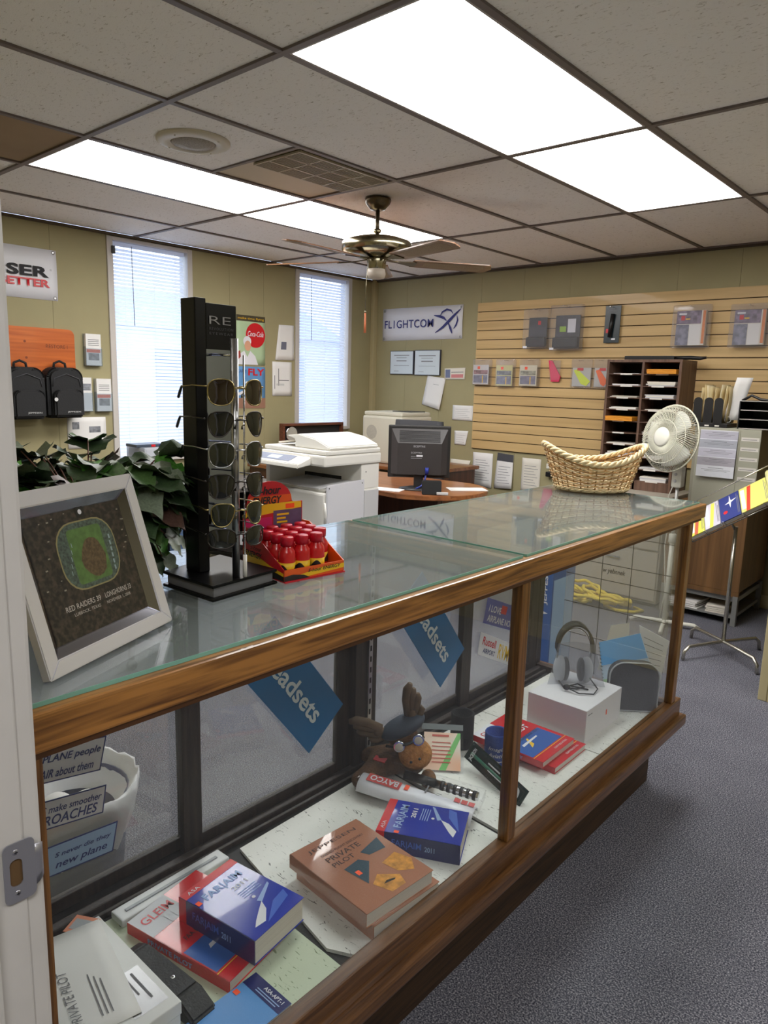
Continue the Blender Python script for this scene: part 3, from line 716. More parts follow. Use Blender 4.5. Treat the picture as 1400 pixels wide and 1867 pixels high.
# sunglasses: local x = width, -y = facing out, temples run back along +y
lens_mats = [mat('lens_brown', (44, 34, 24), .04, spec=.8), mat('lens_grey', (28, 30, 28), .04, spec=.8), mat('lens_green', (34, 38, 30), .04, spec=.8)]
def sunglasses(z, style, lab):
    t = thing('sunglasses', lab, 'sunglasses', (-.994, .750, z), math.radians(79), 'sunglasses hung on the rack')
    gold, lensm, wl_, hl_, drop = style
    Rc = .075
    def bend(x, zz, off=0): return Vector((Rc*math.sin(x/Rc), Rc*(1-math.cos(x/Rc))-off-.006, zz))
    for s in (-1, 1):
        out = []
        for k in range(28):
            a = 2*PI*k/28; r = 1/((abs(math.cos(a))**2.6+abs(math.sin(a))**2.6)**(1/2.6))
            zz = math.sin(a)*r*hl_/2
            xx = math.cos(a)*r*wl_/2*(1-drop*(.5-zz/hl_)*.35) + (-drop*.004*(zz/hl_))
            out.append((s*(.009+wl_/2)+s*xx, zz))
        b = MB(); c0 = b.bm.verts.new(bend(s*(.009+wl_/2), 0, .0025)); V = [b.bm.verts.new(bend(x, zz)) for x, zz in out]
        Mid = [b.bm.verts.new(bend((x+s*(.009+wl_/2))/2, zz/2, .002)) for x, zz in out]
        for k in range(28):
            b.bm.faces.new((V[k], V[(k+1) % 28], Mid[(k+1) % 28], Mid[k])).smooth = True; b.bm.faces.new((Mid[k], Mid[(k+1) % 28], c0)).smooth = True
        b.build('lens', lensm, t)
        MB().tube([bend(x, zz) for x, zz in out], .0012, 6, True).build('rim', gold, t)
        hx = s*(.009+wl_); h0 = bend(hx, hl_*.22)
        pts = [h0, h0+Vector((s*.004, .004, 0)), h0+Vector((s*.004, .05, .001)), h0+Vector((s*.001, .105, -.002)), h0+Vector((-s*.003, .122, -.010)), h0+Vector((-s*.004, .134, -.022))]
        tm_ = MB().tube(pts, [.0014, .0014, .0013, .0013, .0019, .0022], 6).build('temple', gold, t)
        MB().tube(pts[3:], [.002, .0026, .0026], 6).build('temple_tip', mat('temple_tip_black', (30, 30, 34), .3), tm_)
        MB().tube([bend(s*.008, 0), bend(s*.006, -.003, -.006), bend(s*.007, -.008, -.007)], [.0006, .0008, .0022], 6).build('nose_pad', gold, t)
    MB().tube([bend(x*.001, hl_*.16+.0015*(1-abs(x)/10)) for x in (-10, -5, 0, 5, 10)], .0013, 6).build('bridge', gold, t)
    return t
gold_m = mat('gold_wire', (176, 160, 110), .25, 1); gun_m = mat('gunmetal_wire', (70, 66, 64), .3, 1); sil_m = mat('silver_wire', (186, 188, 192), .22, 1)
ST = [((gold_m, lens_mats[0], .046, .043, .3), 'gold-rimmed brown sunglasses, topmost pair on the rack'), ((gun_m, lens_mats[1], .05, .042, 1.3), 'dark gunmetal aviator sunglasses, second pair down on the rack'),
      ((sil_m, lens_mats[2], .046, .042, .4), 'silver-rimmed sunglasses, third pair down on the rack'), ((gun_m, lens_mats[1], .05, .042, .9), 'dark aviator sunglasses, fourth pair down on the rack'),
      ((gold_m, lens_mats[2], .046, .04, 1.0), 'gold-rimmed teardrop sunglasses, fifth pair down on the rack'), ((gun_m, lens_mats[1], .05, .034, .2), 'narrow half-rim sunglasses, lowest pair on the rack')]
for z, (s_, l_) in zip(PZ, ST): sunglasses(z, s_, l_)

# ---- energy shot display and its bottles
ex = thing('shot_display', 'red and yellow cardboard counter display for energy shots', 'display box', (-1.062, .932, GT), math.radians(-6))
cardm = mat('card_red', (196, 24, 40), .45); cardy = mat('card_yellow', (238, 190, 30), .45); cardo = mat('card_orange', (226, 92, 28), .45); cardk = mat('card_black', (26, 20, 22), .5)
X0, X1, Y0, Y1 = -.073, .072, -.071, .073     # local: +x = front towards customer
Q = [(X1, Y0), (X1, Y1), (X0, Y1), (X0, Y0)]
MB().box((X0, Y0, 0), (X1+.004, Y1, .003)).build('tray_floor', cardm, ex)
b_front = MB().box((X1-.002, Y0, .003), (X1, Y1, .024)).build('front_lip', cardo, ex)
for yy in (Y0, Y1-.002):
    MB().prism([(X1, yy, .003), (X1, yy, .024), (X0+.03, yy, .085), (X0, yy, .085), (X0, yy, .003)], (0, .002, 0)).build('side_wall', cardm if yy < 0 else cardo, ex)
# side printing: yellow base band, black wave, lettering
shape('side_band', cardy, ex, (X0, Y0, 0), X3, Z3, [(.004, .006), (.144, .006), (.144, .018), (.1, .024), (.06, .034), (.004, .042)], .0006)
shape('side_wave', cardk, ex, (X0, Y0, 0), X3, Z3, [(.08, .003), (.145, .003), (.145, .012), (.11, .016), (.09, .008)], .0009)
text('ENERGY', ink, ex, (X0+.012, Y0-.0008, .03), X3, Z3, .06, .012, bold=.02, shear=.2); text('5-hour', ink, ex, (X0+.03, Y0-.0008, .045), X3, Z3, .04, .009, shear=.2)
shape('front_band', cardy, ex, (X1, Y0, 0), Y3, Z3, [(.03, .004), (.144, .010), (.144, .019), (.08, .018), (.03, .010)], .0006)
shape('front_wave', cardk, ex, (X1, Y0, 0), Y3, Z3, [(0, .003), (.06, .003), (.045, .010), (.02, .014), (0, .012)], .0009)
text('5-hour ENERGY', ink, ex, (X1+.0008, Y0+.055, .013), Y3, Z3, .08, .007, bold=.01, shear=.2)
# header card with the round top
hx = X0
hp = [(Y0, .095), (Y1, .095), (Y1, .108)] + [(.004+.052*math.cos(math.radians(a)), .112+.052*math.sin(math.radians(a))) for a in range(0, 181, 12)] + [(Y0, .108)]
hp = [(Y0, .003), (Y1, .003), (Y1, .125), (.05, .125)] + [(-.008+.054*math.cos(math.radians(a)), .128+.044*math.sin(math.radians(a))) for a in range(0, 181, 12)] + [(-.066, .108), (Y0, .1)]
MB().prism([(hx, a, b_) for a, b_ in hp], (.0025, 0, 0)).build('header_card', cardm, ex)
ho = (hx+.0025, 0, 0)
shape('header_orange', cardo, ex, ho, Y3, Z3, [(-.06, .118), (.044, .128), (.044, .142), (-.055, .142)], .0003)
shape('header_yellow', cardy, ex, ho, Y3, Z3, [(-.068, .1), (.07, .112), (.07, .124), (.046, .126), (-.06, .124)], .0005)
shape('header_figure', cardk, ex, ho, Y3, Z3, [(-.066, .1), (-.03, .102), (-.045, .106), (-.052, .122), (-.056, .124), (-.058, .108)], .0008)
text('5-hour', ink, ex, (hx+.0035, -.042, .145), Y3, Z3, .06, .017, bold=.02, shear=.2); text('ENERGY', ink, ex, (hx+.0035, -.05, .125), Y3, Z3, .07, .016, bold=.025, shear=.2)
patch('pink_panel', mat('card_pink', (206, 30, 104), .5), ex, (hx+.0025, Y0+.002, .05), Y3, Z3, .066, .048, .0006)
patch('purple_panel', mat('card_purple', (92, 72, 108), .5, var=.2, scale=40), ex, (hx+.0025, .0, .07), Y3, Z3, .071, .04, .0006)
patch('price_tag', orange_tag, ex, (hx+.0025, .03, .112), Y3, Z3, .022, .01, .001)
lines('panel_print', cardy, ex, (hx+.0035, .008, .075), Y3, Z3, [(0, .03, .024, .004), (0, .022, .016, .004), (0, .026, .008, .004)])
bot_m = mat('bottle_red', (204, 30, 34), .25, coat=.4); cap_m = mat('bottle_cap_red', (190, 20, 44), .3)
def bottle():
    t = thing('energy_shot_bottle', 'small red energy shot bottle with yellow label base in the display', 'bottle', group='energy shot bottles in the counter display')
    MB().lathe([(.0, .001), (.0150, .001), (.0165, .004), (.0165, .046), (.0155, .053), (.0105, .06), (.0105, .064)], n=20).build('body', bot_m, t)
    MB().lathe([(.0167, .012), (.0167, .032)], n=20).build('label_band', cardy, t)
    MB().grid(lambda u, v: Vector((.0169*math.cos(2*PI*u), .0169*math.sin(2*PI*u), .0125+v*(.009+.007*math.sin(u*2*PI*3)))), 36, 1, True, True).build('label_wave', cardk, t)
    MB().grid(lambda u, v: Vector((.0169*math.cos(.2+u*2.2), .0169*math.sin(.2+u*2.2), .034+v*.005)), 8, 1).build('label_print', cardo, t)
    b = MB(); 
    cp = MB().lathe([(.0125, .063), (.0125, .078), (.0115, .08), (0, .08)], n=20).build('cap', cap_m, t)
    return t
b0 = bottle(); k = 0; ORD = ('first', 'second', 'third', 'fourth')
for i in range(4):
    for j in range(4):
        if (i, j) == (0, 3): continue
        o = b0 if k == 0 else copy_tree(b0); k += 1
        v = Matrix.Rotation(math.radians(-6), 3, 'Z') @ Vector((X1-.0195-i*.0338, Y0+.020+j*.0345, 0))
        o.location = (-1.062+v.x, .932+v.y, GT+.0034); o.rotation_euler = (0, 0, .3*k)
        o['label'] = 'small red energy shot bottle, %s row behind the front lip, %s from the sunglasses rack' % (ORD[i], ORD[j])
# ---- brochures behind the rack
mg = thing('cassette_stack', 'small stack of dark booklets lying behind the shot display', 'booklets', (-1.25, .935, GT), math.radians(12))
for k, c in enumerate(((40, 40, 44), (90, 92, 98), (30, 30, 36))): box('booklet', mat('booklet_%d' % k, c, .5), mg, (-.05, -.04, k*.011+.0002), (.05, .04, k*.011+.0105), .001)
box('yellow_card', cardy, mg, (-.06, -.045, .0335), (-.01, .02, .0345))

# ---- wicker basket: stakes, woven rows, twisted border
wk = thing('wicker_basket', 'boat-shaped natural wicker basket on the counter end', 'basket', (-1.185, 2.51, GT), math.radians(40))
wm = mat('wicker', (206, 176, 128), .55, var=.2, scale=40); wm2 = mat('wicker_pale', (226, 204, 160), .5, var=.15, scale=30); wm3 = mat('wicker_tan', (176, 138, 88), .55, var=.2, scale=40)
RX0, RY0, RX1, RY1 = .128, .095, .168, .122
def bpt(a, v, off=0):
    rimz = .105+.062*abs(math.cos(a))**2.2
    r = v**.8
    return Vector(((RX0+(RX1-RX0)*r+off)*math.cos(a)*(1+.10*v*abs(math.cos(a))**3), (RY0+(RY1-RY0)*r+off)*math.sin(a), .004+v*rimz))
MB().lathe([(0, .003), (1, .003), (1, .007), (0, .007)], n=32, sx=RX0, sy=RY0).build('base', wm3, wk)
NST = 34
st_b = None
for k in range(NST):
    a = 2*PI*k/NST; MB().tube([bpt(a, v/5) for v in range(6)], .0026, 6).build('stake', wm3, wk)
rows = 15
for j in range(rows):
    v = (j+.5)/rows*.9; ph = j % 2
    pts = []
    for k in range(NST*2):
        a = PI*k/NST; off = .0034*(1 if ((k//1) % 4 < 2) ^ ph else -1) if k % 2 == 0 else 0
        off = .0036*math.cos(k*PI/2+ph*PI)
        pts.append(bpt(a, v, off))
    MB().tube(pts, .0030, 5, True).build('weaver', (wm, wm2, wm3)[j % 3] if j > 2 else wm2, wk)
for q in range(3):
    pts = []
    for k in range(180):
        a = 2*PI*k/180; tw = k/180*2*PI*15+q*2*PI/3; p = bpt(a, 1.0)
        out = Vector((math.cos(a), math.sin(a), 0)); pts.append(p+out*(.0062*math.cos(tw))+Z3*(.0062*math.sin(tw)))
    MB().tube(pts, .0058, 6, True).build('braided_border', wm2, wk)
for q in range(2):
    pts = []
    for k in range(150):
        a = 2*PI*k/150; tw = k/150*2*PI*17+q*PI; p = bpt(a, .04); out = Vector((math.cos(a), math.sin(a), 0))
        pts.append(p+out*(.003+.003*math.cos(tw))+Z3*(.005+.003*math.sin(tw)))
    MB().tube(pts, .0036, 5, True).build('foot_border', wm2, wk)

# ---- leafy plant in a pot
pl = thing('potted_plant', 'bushy dark green leafy plant in a terracotta pot behind the photo frame', 'plant', (-1.235, .60, GT))
MB().lathe([(0, .001), (.052, .001), (.066, .085), (.074, .085), (.076, .105), (.068, .107), (.062, .09), (0, .088)], n=28).build('pot', mat('pot_pinkish_clay', (186, 140, 122), .8, var=.1, scale=20), pl)
MB().lathe([(.064, .092), (.03, .098), (0, .1)], n=20).build('soil', mat('soil', (50, 38, 30), 1, var=.4, scale=80), pl)
leaf_ms = [mat('leaf_dark', (58, 78, 52), .42, var=.35, scale=25), mat('leaf_mid', (78, 108, 62), .4, var=.3, scale=25), mat('leaf_grey', (112, 124, 106), .45, var=.25, scale=25), mat('leaf_bright', (84, 146, 58), .4, var=.3, scale=20), mat('leaf_bronze', (84, 62, 54), .45, var=.3, scale=20)]
def leaf_mesh(seed):
    rnd = random.Random(seed); b = MB(); n = 10; Lf = 1.0; half = []
    for i in range(n+1):
        t = i/n; w = .42*math.sin(PI*t**.75)*(1+.16*math.sin(t*26+seed)) if 0 < i < n else .0
        half.append(max(w, .0))
    rows = []
    for i in range(n+1):
        t = i/n; zc = -.22*t*t+.05*math.sin(t*3); w = half[i]; fold = .32*w; wav = .05*math.sin(t*17+seed)
        rows.append([b.bm.verts.new((-w, t*Lf-.12*(1-t)*(w > .2), zc+fold+wav)), b.bm.verts.new((-w*.5, t*Lf, zc+fold*.35)), b.bm.verts.new((0, t*Lf, zc)), b.bm.verts.new((w*.5, t*Lf, zc+fold*.35)), b.bm.verts.new((w, t*Lf-.12*(1-t)*(w > .2), zc+fold-wav))])
    for A, B in zip(rows, rows[1:]):
        for k in range(4): b.bm.faces.new((A[k], A[k+1], B[k+1], B[k])).smooth = True
    bmesh.ops.remove_doubles(b.bm, verts=b.bm.verts, dist=1e-5)
    return b
protos = []
rndp = random.Random(5)
def leaf_at(p, d, up, size, mi, seed):
    key = (mi, seed % 3)
    y = Vector(d).normalized(); x = y.cross(Vector(up)).normalized(); z = x.cross(y)
    m4 = Matrix((x, y, z)).transposed().to_4x4() @ Matrix.Scale(size, 4); m4.translation = p
    src = next((o for k, o in protos if k == key), None)
    if src is None: o = leaf_mesh(seed % 3).build('leaf', leaf_ms[mi], pl); protos.append((key, o))
    else: o = src.copy(); COL.objects.link(o); o.parent = pl
    o.matrix_local = m4
top = Vector((0, 0, .1))
for i in range(165):
    # crown: an ellipsoid of leaves, drooping outwards; a few trail down at the counter side
    a = rndp.uniform(0, 2*PI); el = rndp.uniform(-.25, 1.0); rr = rndp.uniform(.35, 1)
    p = Vector((.12*math.cos(a)*rr, .145*math.sin(a)*rr, .155+.1*el*rr))
    p.y -= .012
    d = Vector((math.cos(a), math.sin(a), .35*el-.25+rndp.uniform(-.3, .3)))
    mi = rndp.choices(range(5), (38, 22, 22, 8, 10))[0]
    q0 = p*.3+top*.7*0+Vector((0, 0, .1))*.5
    MB().tube([Vector((rndp.uniform(-.02, .02), rndp.uniform(-.02, .02), .095)), (p+Vector((0, 0, .11)))*.5, p], [.0022, .0018, .0012], 5).build('stem', mat('stem_reddish', (96, 58, 44), .5), pl)
    leaf_at(p, d, (rndp.uniform(-.3, .3), rndp.uniform(-.3, .3), 1), rndp.uniform(.075, .115), mi, i)
for i, (px, py, pz, dx, dy, dz, sz, mi) in enumerate(((.06, .085, .06, .3, .5, -.8, .06, 3), (.085, .1, .07, .2, .8, -.5, .055, 2), (.05, .12, .05, .1, .9, -.7, .055, 2), (.07, .07, .04, .5, .4, -.9, .055, 0), (.03, .12, .075, -.2, .9, .1, .06, 3), (.09, .09, .03, .3, .4, -.9, .05, 2), (.04, .13, .1, .2, .9, .3, .06, 3), (.06, .11, .14, .2, 1, -.2, .075, 2), (.07, .08, .19, .5, .9, -.2, .085, 3), (.05, .12, .17, .3, .9, -.6, .08, 2))):
    MB().tube([Vector((.02, .03, .1)), Vector((px*.7, py*.8, max(pz, .1)+.02)), Vector((px, py, pz+.022))], [.0022, .0018, .0012], 5).build('stem', mat('stem_reddish', (96, 58, 44), .5), pl)
    leaf_at(Vector((px, py, pz+.022)), (dx, dy, max(dz, -.7)), (.6, .2, .8), sz, mi, i)
# ================================================================ INSIDE THE CASE
pages = mat('page_edges', (206, 200, 190), .8, var=.1, scale=400, stretch=(.02, .02, 1))
def book(name, lab, c, z0, rz, wd, dp, h, cover, spine=None, group=None, cat='book'):
    """lying book: local x = reading direction, y = up the cover, spine on -x"""
    t = thing(name, lab, cat, (c[0], c[1], z0), math.radians(rz), group); a, b_ = wd/2, dp/2
    box('pages', pages, t, (-a+.002, -b_+.002, .001), (a-.002, b_-.002, h-.001))
    cvr = MB().box((-a, -b_, 0), (a, b_, .0012)).box((-a, -b_, h-.0012), (a, b_, h)).build('cover', cover, t)
    box('spine', spine or cover, t, (-a-.0006, -b_, 0), (-a+.0012, b_, h))
    return t
far_blue = mat('cover_blue', (38, 56, 166), .22, coat=.6, var=.1, scale=6); far_spine = mat('spine_navy', (26, 34, 98), .3, coat=.4); pale_blue = mat('print_pale_blue', (150, 176, 222), .4); far_l = mat('print_mid_blue', (70, 104, 200), .3)
def faraim(lab, c, z0, rz, wd, dp, h):
    t = book('regulations_book', lab, c, z0, rz, wd, dp, h, far_blue, far_spine, 'thick blue regulation handbooks'); a, b_ = wd/2, dp/2; zt = h+.0002
    patch('title_band', red, t, (-a, b_-.021, h), X3, Y3, wd, .021)
    text('ASA', stk_w, t, (-a+.012, b_-.016, zt+.0006), X3, Y3, .03, .009)
    text('FAR|AIM', pale_blue, t, (-a+.024, b_-.062, zt), X3, Y3, .098, .026, bold=.02); text('2011', stk_w, t, (-a+.074, b_-.08, zt), X3, Y3, .04, .012, bold=.03)
    lines('small_print', pale_blue, t, (-a+.07, b_-.115, zt), X3, Y3, [(0, .05, .022-.006*k, .002) for k in range(4)]); disc('emblem', stk_w, t, (-a+.085, b_-.122, zt), X3, Y3, .004)
    # swept jet in paler blue across the lower half
    shape('jet_wing', far_l, t, (-a, -b_, zt), X3, Y3, [(.05, .012), (.128, .03), (.136, .05), (.1, .045)], .0003); shape('jet_body', stk_w, t, (-a, -b_, zt), X3, Y3, [(.025, .022), (.05, .018), (.075, .04), (.085, .062), (.065, .05), (.04, .034)], .0005)
    shape('jet_tail', pale_blue, t, (-a, -b_, zt), X3, Y3, [(.085, .06), (.132, .085), (.134, .092), (.08, .07)], .0004)
    patch('spine_band', red, t, (-a-.0006, b_, .0), -Y3, Z3, .021, h, .0004)
    text('FAR|AIM', far_l, t, (-a-.0012, b_-.04, h*.3), -Y3, Z3, .072, h*.42, bold=.01); text('2011', pale_blue, t, (-a-.0012, b_-.12, h*.36), -Y3, Z3, .024, h*.26, bold=.02)
    patch('price_tag', orange_tag, t, (-a+.002, b_-.055, zt), X3, Y3, .01, .012, .0012)
    return t
gl_red = mat('cover_red', (206, 30, 40), .25, coat=.5); gl_blue = mat('cover_sky_blue', (44, 92, 170), .3)
def gleim(lab, c, z0, rz, wd, dp, h):
    t = book('pilot_test_book', lab, c, z0, rz, wd, dp, h, gl_red, None, 'red private pilot study books'); a, b_ = wd/2, dp/2
    patch('white_corner', stk_w, t, (-a, b_-.075, h), X3, Y3, wd*.5, .075, .0003)
    text('GLEIM', red, t, (-a+.012, b_-.04, h+.0003), X3, Y3, .075, .022, bold=.01); text('PRIVATE', stk_w, t, (-a+.05, b_-.075, h+.0006), X3, Y3, .125, .028, bold=.03); text('PILOT', stk_w, t, (-a+.085, b_-.105, h+.0006), X3, Y3, .085, .024, bold=.03)
    text('FAA KNOWLEDGE TEST', ink, t, (-a+.03, b_-.135, h+.0004), X3, Y3, .14, .012)
    patch('cover_picture', gl_blue, t, (-a+.004, -b_+.035, h), X3, Y3, wd-.02, .085, .0004)
    o = Vector((-a+.02, -b_+.055, h))
    shape('airplane_wing', stk_w, t, o, X3, Y3, [(.02, .03), (.11, .036), (.112, .042), (.025, .04)], .0007); shape('airplane_body', cardy, t, o, X3, Y3, [(.035, .01), (.06, .018), (.075, .052), (.066, .05), (.05, .028)], .0006)
    patch('yellow_rule', cardy, t, (-a, -b_+.029, h), X3, Y3, wd, .002, .0006)
    text('GLEIM PUBLICATIONS', stk_w, t, (.0, -b_+.012, h+.0003), X3, Y3, .075, .007); text('PRIVATE PILOT', pale_blue, t, (-a-.0012, b_-.06, h*.25), -Y3, Z3, .12, h*.45, bold=.02)
    return t
gleim('red private pilot test book lying under a blue handbook', (-1.092, .745), DZ, 101, .188, .272, .024)
faraim('thick blue handbook lying on top of a red book', (-1.048, .788), DZ+.0245, 98.5, .142, .205, .052)
faraim('thick blue handbook with its spine against the brown books', (-.968, 1.275), DZ, 116.6, .139, .204, .05)
gleim('red private pilot book, lower of the pair by the white box', (-1.005, 1.875), DZ, 90.5, .198, .245, .019)
gleim('red private pilot book, upper of the pair by the white box', (-1.03, 1.846), DZ+.0195, 90.8, .198, .245, .019)
jb = mat('cover_copper', (176, 122, 98), .16, coat=1.0, var=.08, scale=5); dteal = mat('print_teal', (44, 70, 84), .3); sunset = mat('print_sunset', (206, 140, 52), .3, var=.4, scale=60); brown_ink = mat('print_brown', (74, 50, 42), .5)
def jepp(lab, c, z0, rz):
    wd, dp, h = .198, .25, .032
    t = book('private_pilot_manual', lab, c, z0, rz, wd, dp, h, jb, None, 'copper pilot manuals'); a, b_ = wd/2, dp/2
    text('JEPPESEN', brown_ink, t, (-a+.03, b_-.035, h), X3, Y3, .14, .014); text('GUIDED FLIGHT DISCOVERY', brown_ink, t, (-a+.045, b_-.058, h), X3, Y3, .125, .007)
    text('PRIVATE', brown_ink, t, (-a+.045, b_-.082, h), X3, Y3, .095, .016, bold=.01); text('PILOT', brown_ink, t, (-a+.045, b_-.103, h), X3, Y3, .06, .014, bold=.01)
    o = (-a, -b_, h)
    shape('print_triangle', dteal, t, o, X3, Y3, [(.055, .13), (.10, .135), (.115, .115), (.065, .062)]); shape('print_triangle', dteal, t, o, X3, Y3, [(.12, .15), (.185, .165), (.175, .125), (.13, .13)])
    shape('print_sunset', sunset, t, o, X3, Y3, [(.07, .055), (.098, .072), (.135, .04), (.125, .012), (.085, .012)]); shape('print_sunset', sunset, t, o, X3, Y3, [(.132, .092), (.178, .1), (.192, .06), (.17, .03), (.14, .05)])
    shape('print_airplane', ink, t, o, X3, Y3, [(.088, .04), (.115, .035), (.12, .038), (.1, .045)], .0008)
    patch('price_tag', orange_tag, t, (-a+.066, -b_+.094, h), X3, Y3, .011, .014, .001)
    return t
jepp('copper-coloured pilot manual underneath another copy', (-.953, 1.058), DZ, 86); jepp('copper-coloured pilot manual lying on top of another copy', (-.96, 1.043), DZ+.0325, 86)

# low flat things at the near end
tr = thing('plastic_case', 'flat white plastic case lying behind the red book', 'case', (-1.252, .745, DZ), math.radians(2))
box('lid', mat('white_plastic', (214, 216, 218), .3), tr, (-.022, -.12, 0), (.022, .15, .016), .003); box('hinge_bar', mat('grey_plastic', (150, 154, 160), .3), tr, (-.004, -.1, .016), (.004, .13, .0185), .001)
ab = thing('test_guide', 'thin light blue test guide with navy band lying by the front glass', 'book', (-.882, .645, DZ))
box('pages', pages, ab, (-.049, -.086, .001), (.049, .086, .013)); MB().box((-.05, -.087, 0), (.05, .087, .001)).box((-.05, -.087, .013), (.05, .087, .014)).build('cover', mat('cover_light_blue', (92, 150, 214), .3, coat=.3), ab)
patch('navy_band', far_spine, ab, (-.05, .056, .014), X3, Y3, .1, .031); text('ASA-APT-1', stk_w, ab, (-.01, .072, .0145), X3, Y3, .05, .008, bold=.02); lines('small_print', pale_blue, ab, (-.02, .059, .0145), X3, Y3, [(0, .06, .007, .002), (0, .055, .002, .002)])
patch('price_tag', orange_tag, ab, (-.046, .03, .014), X3, Y3, .012, .01, .001)
pc = thing('leather_pouch', 'black leather pouch with a steel snap beside the boxed envelope', 'pouch', (-1.02, .605, DZ), math.radians(4))
leather = mat('black_leather', (24, 23, 24), .5, bump=.3, bscale=200)
MB().prism([(-.13, -.025, 0), (.1, -.025, 0), (.1, -.025, .02), (.06, -.025, .038), (-.1, -.025, .034), (-.13, -.025, .018)], (0, .05, 0), bev=.004).build('body', leather, pc)
box('flap', leather, pc, (-.01, -.024, .037), (.05, .02, .041), .002); MB().sphere((.012, 0, .041), (.005, .005, .003), 6).build('snap', chrome, pc)
kb = thing('carton', 'silver-white carton under a scribbled envelope', 'box', (-1.06, .455, DZ)); cartm = mat('carton_white', (222, 222, 220), .3, var=.05)
box('body', cartm, kb, (-.14, -.11, 0), (.14, .11, .073), .002); box('lid', cartm, kb, (-.1415, -.1115, .055), (.1415, .1115, .0795), .002)
patch('silver_label', steel, kb, (.02, .04, .0795), X3, Y3, .1, .06); lines('label_print', grey_ink, kb, (.03, .05, .08), X3, Y3, [(0, .07, .03, .004), (0, .05, .018, .003)])
en = thing('envelope', 'white envelope with handwriting lying on a carton', 'envelope', (-1.085, .455, DZ+.0803), math.radians(-12))
MB().grid(lambda u, v: Vector(((u-.5)*.25, (v-.5)*.165, .001+.003*math.sin(u*3)*(1-v)*v)), 8, 6).build('sheet', paper, en, thick=.0008)
for s, a_, b_, w_, h_ in (('PRIVATE PILOT', .10, .0, .13, .016), ('CA', .12, -.03, .03, .018), ('KIT', .08, -.042, .035, .014)): text(s, grey_ink, en, (a_, b_, .0032), -X3, -Y3, w_, h_, shear=.2)
lines('return_address', grey_ink, en, (.1, .03, .003), -X3, -Y3, [(0, .1, 0, .002), (0, .09, -.008, .002), (0, .08, -.016, .002)])
tk = thing('ticket_strip', 'orange and grey paper ticket tucked under the envelope edge', 'ticket', (-1.195, .535, DZ+.0798), math.radians(30)); box('stub', mat('ticket_orange', (230, 150, 120), .7), tk, (-.03, -.022, 0), (.02, .022, .0006)); box('tape', mat('tape_grey', (176, 180, 186), .5), tk, (-.024, -.013, .0006), (.026, .013, .0012))

# flashlight in its clear blister pack
by = thing('flashlight_pack', 'clear blister pack holding a white and black flashlight', 'blister pack', (-1.078, 1.402, DZ+.022), rot=(math.radians(8), math.radians(3.2), math.radians(18.4)))
clear = glass('clear_blister', (254, 254, 255), .03, 1.35, .01)
MB().box((-.166, -.055, 0), (.166, .055, .034), .01).build('blister_shell', clear, by)
MB().grid(lambda u, v: Vector(((u-.5)*.318, -.03+.032*math.cos(PI*v)*1.05-.008, .004+.026*math.sin(PI*v))), 6, 10).build('card', mat('pack_card_white', (232, 232, 240), .35), by, thick=.0008)
bl = mat('pack_red', (200, 60, 56), .5)
cp_ = Vector((-.04, -.05, .0262))
patch('brand_patch', bl, by, (-.045, -.02, .0312), -X3, -Y3, .095, .03, .0); text('BAYCO', stk_w, by, (-.052, -.024, .0316), -X3, -Y3, .08, .02, bold=.02)
patch('price_tag', orange_tag, by, (-.022, -.022, .0316), -X3, -Y3, .012, .02, .0004)
for k in range(3): patch('warning_icon', bl, by, (.1+k*.019, -.028, .0312), X3, Y3, .016, .015)
lines('small_print', grey_ink, by, (.02, -.03, .0312), X3, Y3, [(0, .004, 0, .03), (.03, .045, .01, .002), (.03, .04, .004, .002)])
fl = MB().cyl((-.06, .033, .016), (.03, .033, .016), .012, n=16).build('flashlight_head', blackp, by); MB().cyl((.03, .033, .016), (.15, .033, .016), .0115, n=16).build('flashlight_barrel', chrome, by)
for k in range(6): MB().cyl((.045+k*.018, .033, .016), (.054+k*.018, .033, .016), .0128, n=16).build('grip_ring', blackp, by)
box('red_tab', red, by, (-.155, .03, .034), (-.12, .05, .036))

# toy moose lolling on its back
mo = onz(757, 1374, .415); fur = mat('moose_fur', (92, 64, 42), .95, var=.35, scale=60, bump=.8, bscale=180); fur2 = mat('muzzle_fur', (164, 112, 62), .95, var=.35, scale=70, bump=.9, bscale=160); ant = mat('antler_felt', (92, 74, 58), .9, var=.2, scale=30)
ms = thing('toy_moose', 'brown plush moose in goggles and grey cap lying in the case', 'toy', (mo.x, mo.y, DZ), math.radians(41.4)); mz = .415-DZ
body = bpy.data.meshes.new('body'); bm_ = bmesh.new(); body.from_pydata([(-.09, .05, .045), (-.13, -.01, .035), (-.165, -.05, .03), (-.02, .07, .045), (.03, .03, .035), (-.11, .09, .04), (-.155, .1, .03)], [(0, 1), (1, 2), (0, 3), (3, 4), (0, 5), (5, 6)], []); bm_.free()
bo = bpy.data.objects.new('body', body); COL.objects.link(bo); bo.parent = ms; body.materials.append(fur)
sk = bo.modifiers.new('skin', 'SKIN'); bo.modifiers.new('smooth', 'SUBSURF').levels = 2
for v, r in zip(body.skin_vertices[0].data, (.042, .026, .024, .042, .03, .026, .024)): v.radius = (r, r)
body.skin_vertices[0].data[0].use_root = True
def tilted(c, r, ax): return Matrix.Rotation(math.radians(ax), 4, 'Y')
MB().sphere((0, 0, mz), (.047, .044, .042), 14).build('muzzle', fur2, ms); MB().sphere((-.034, .03, mz+.034), (.042, .042, .04), 12).build('head', fur, ms)
for dx, dz in ((-.009, .002), (.014, .012)): MB().sphere((dx-.004, -.043, mz+dz-.004), .004, 6).build('nostril', ink, ms)
MB().sphere((-.036, .03, mz+.066), (.068, .046, .026), 12, Matrix.Rotation(math.radians(-28), 4, 'Y')).build('cap', mat('cap_grey_blue', (62, 70, 84), .8), ms)
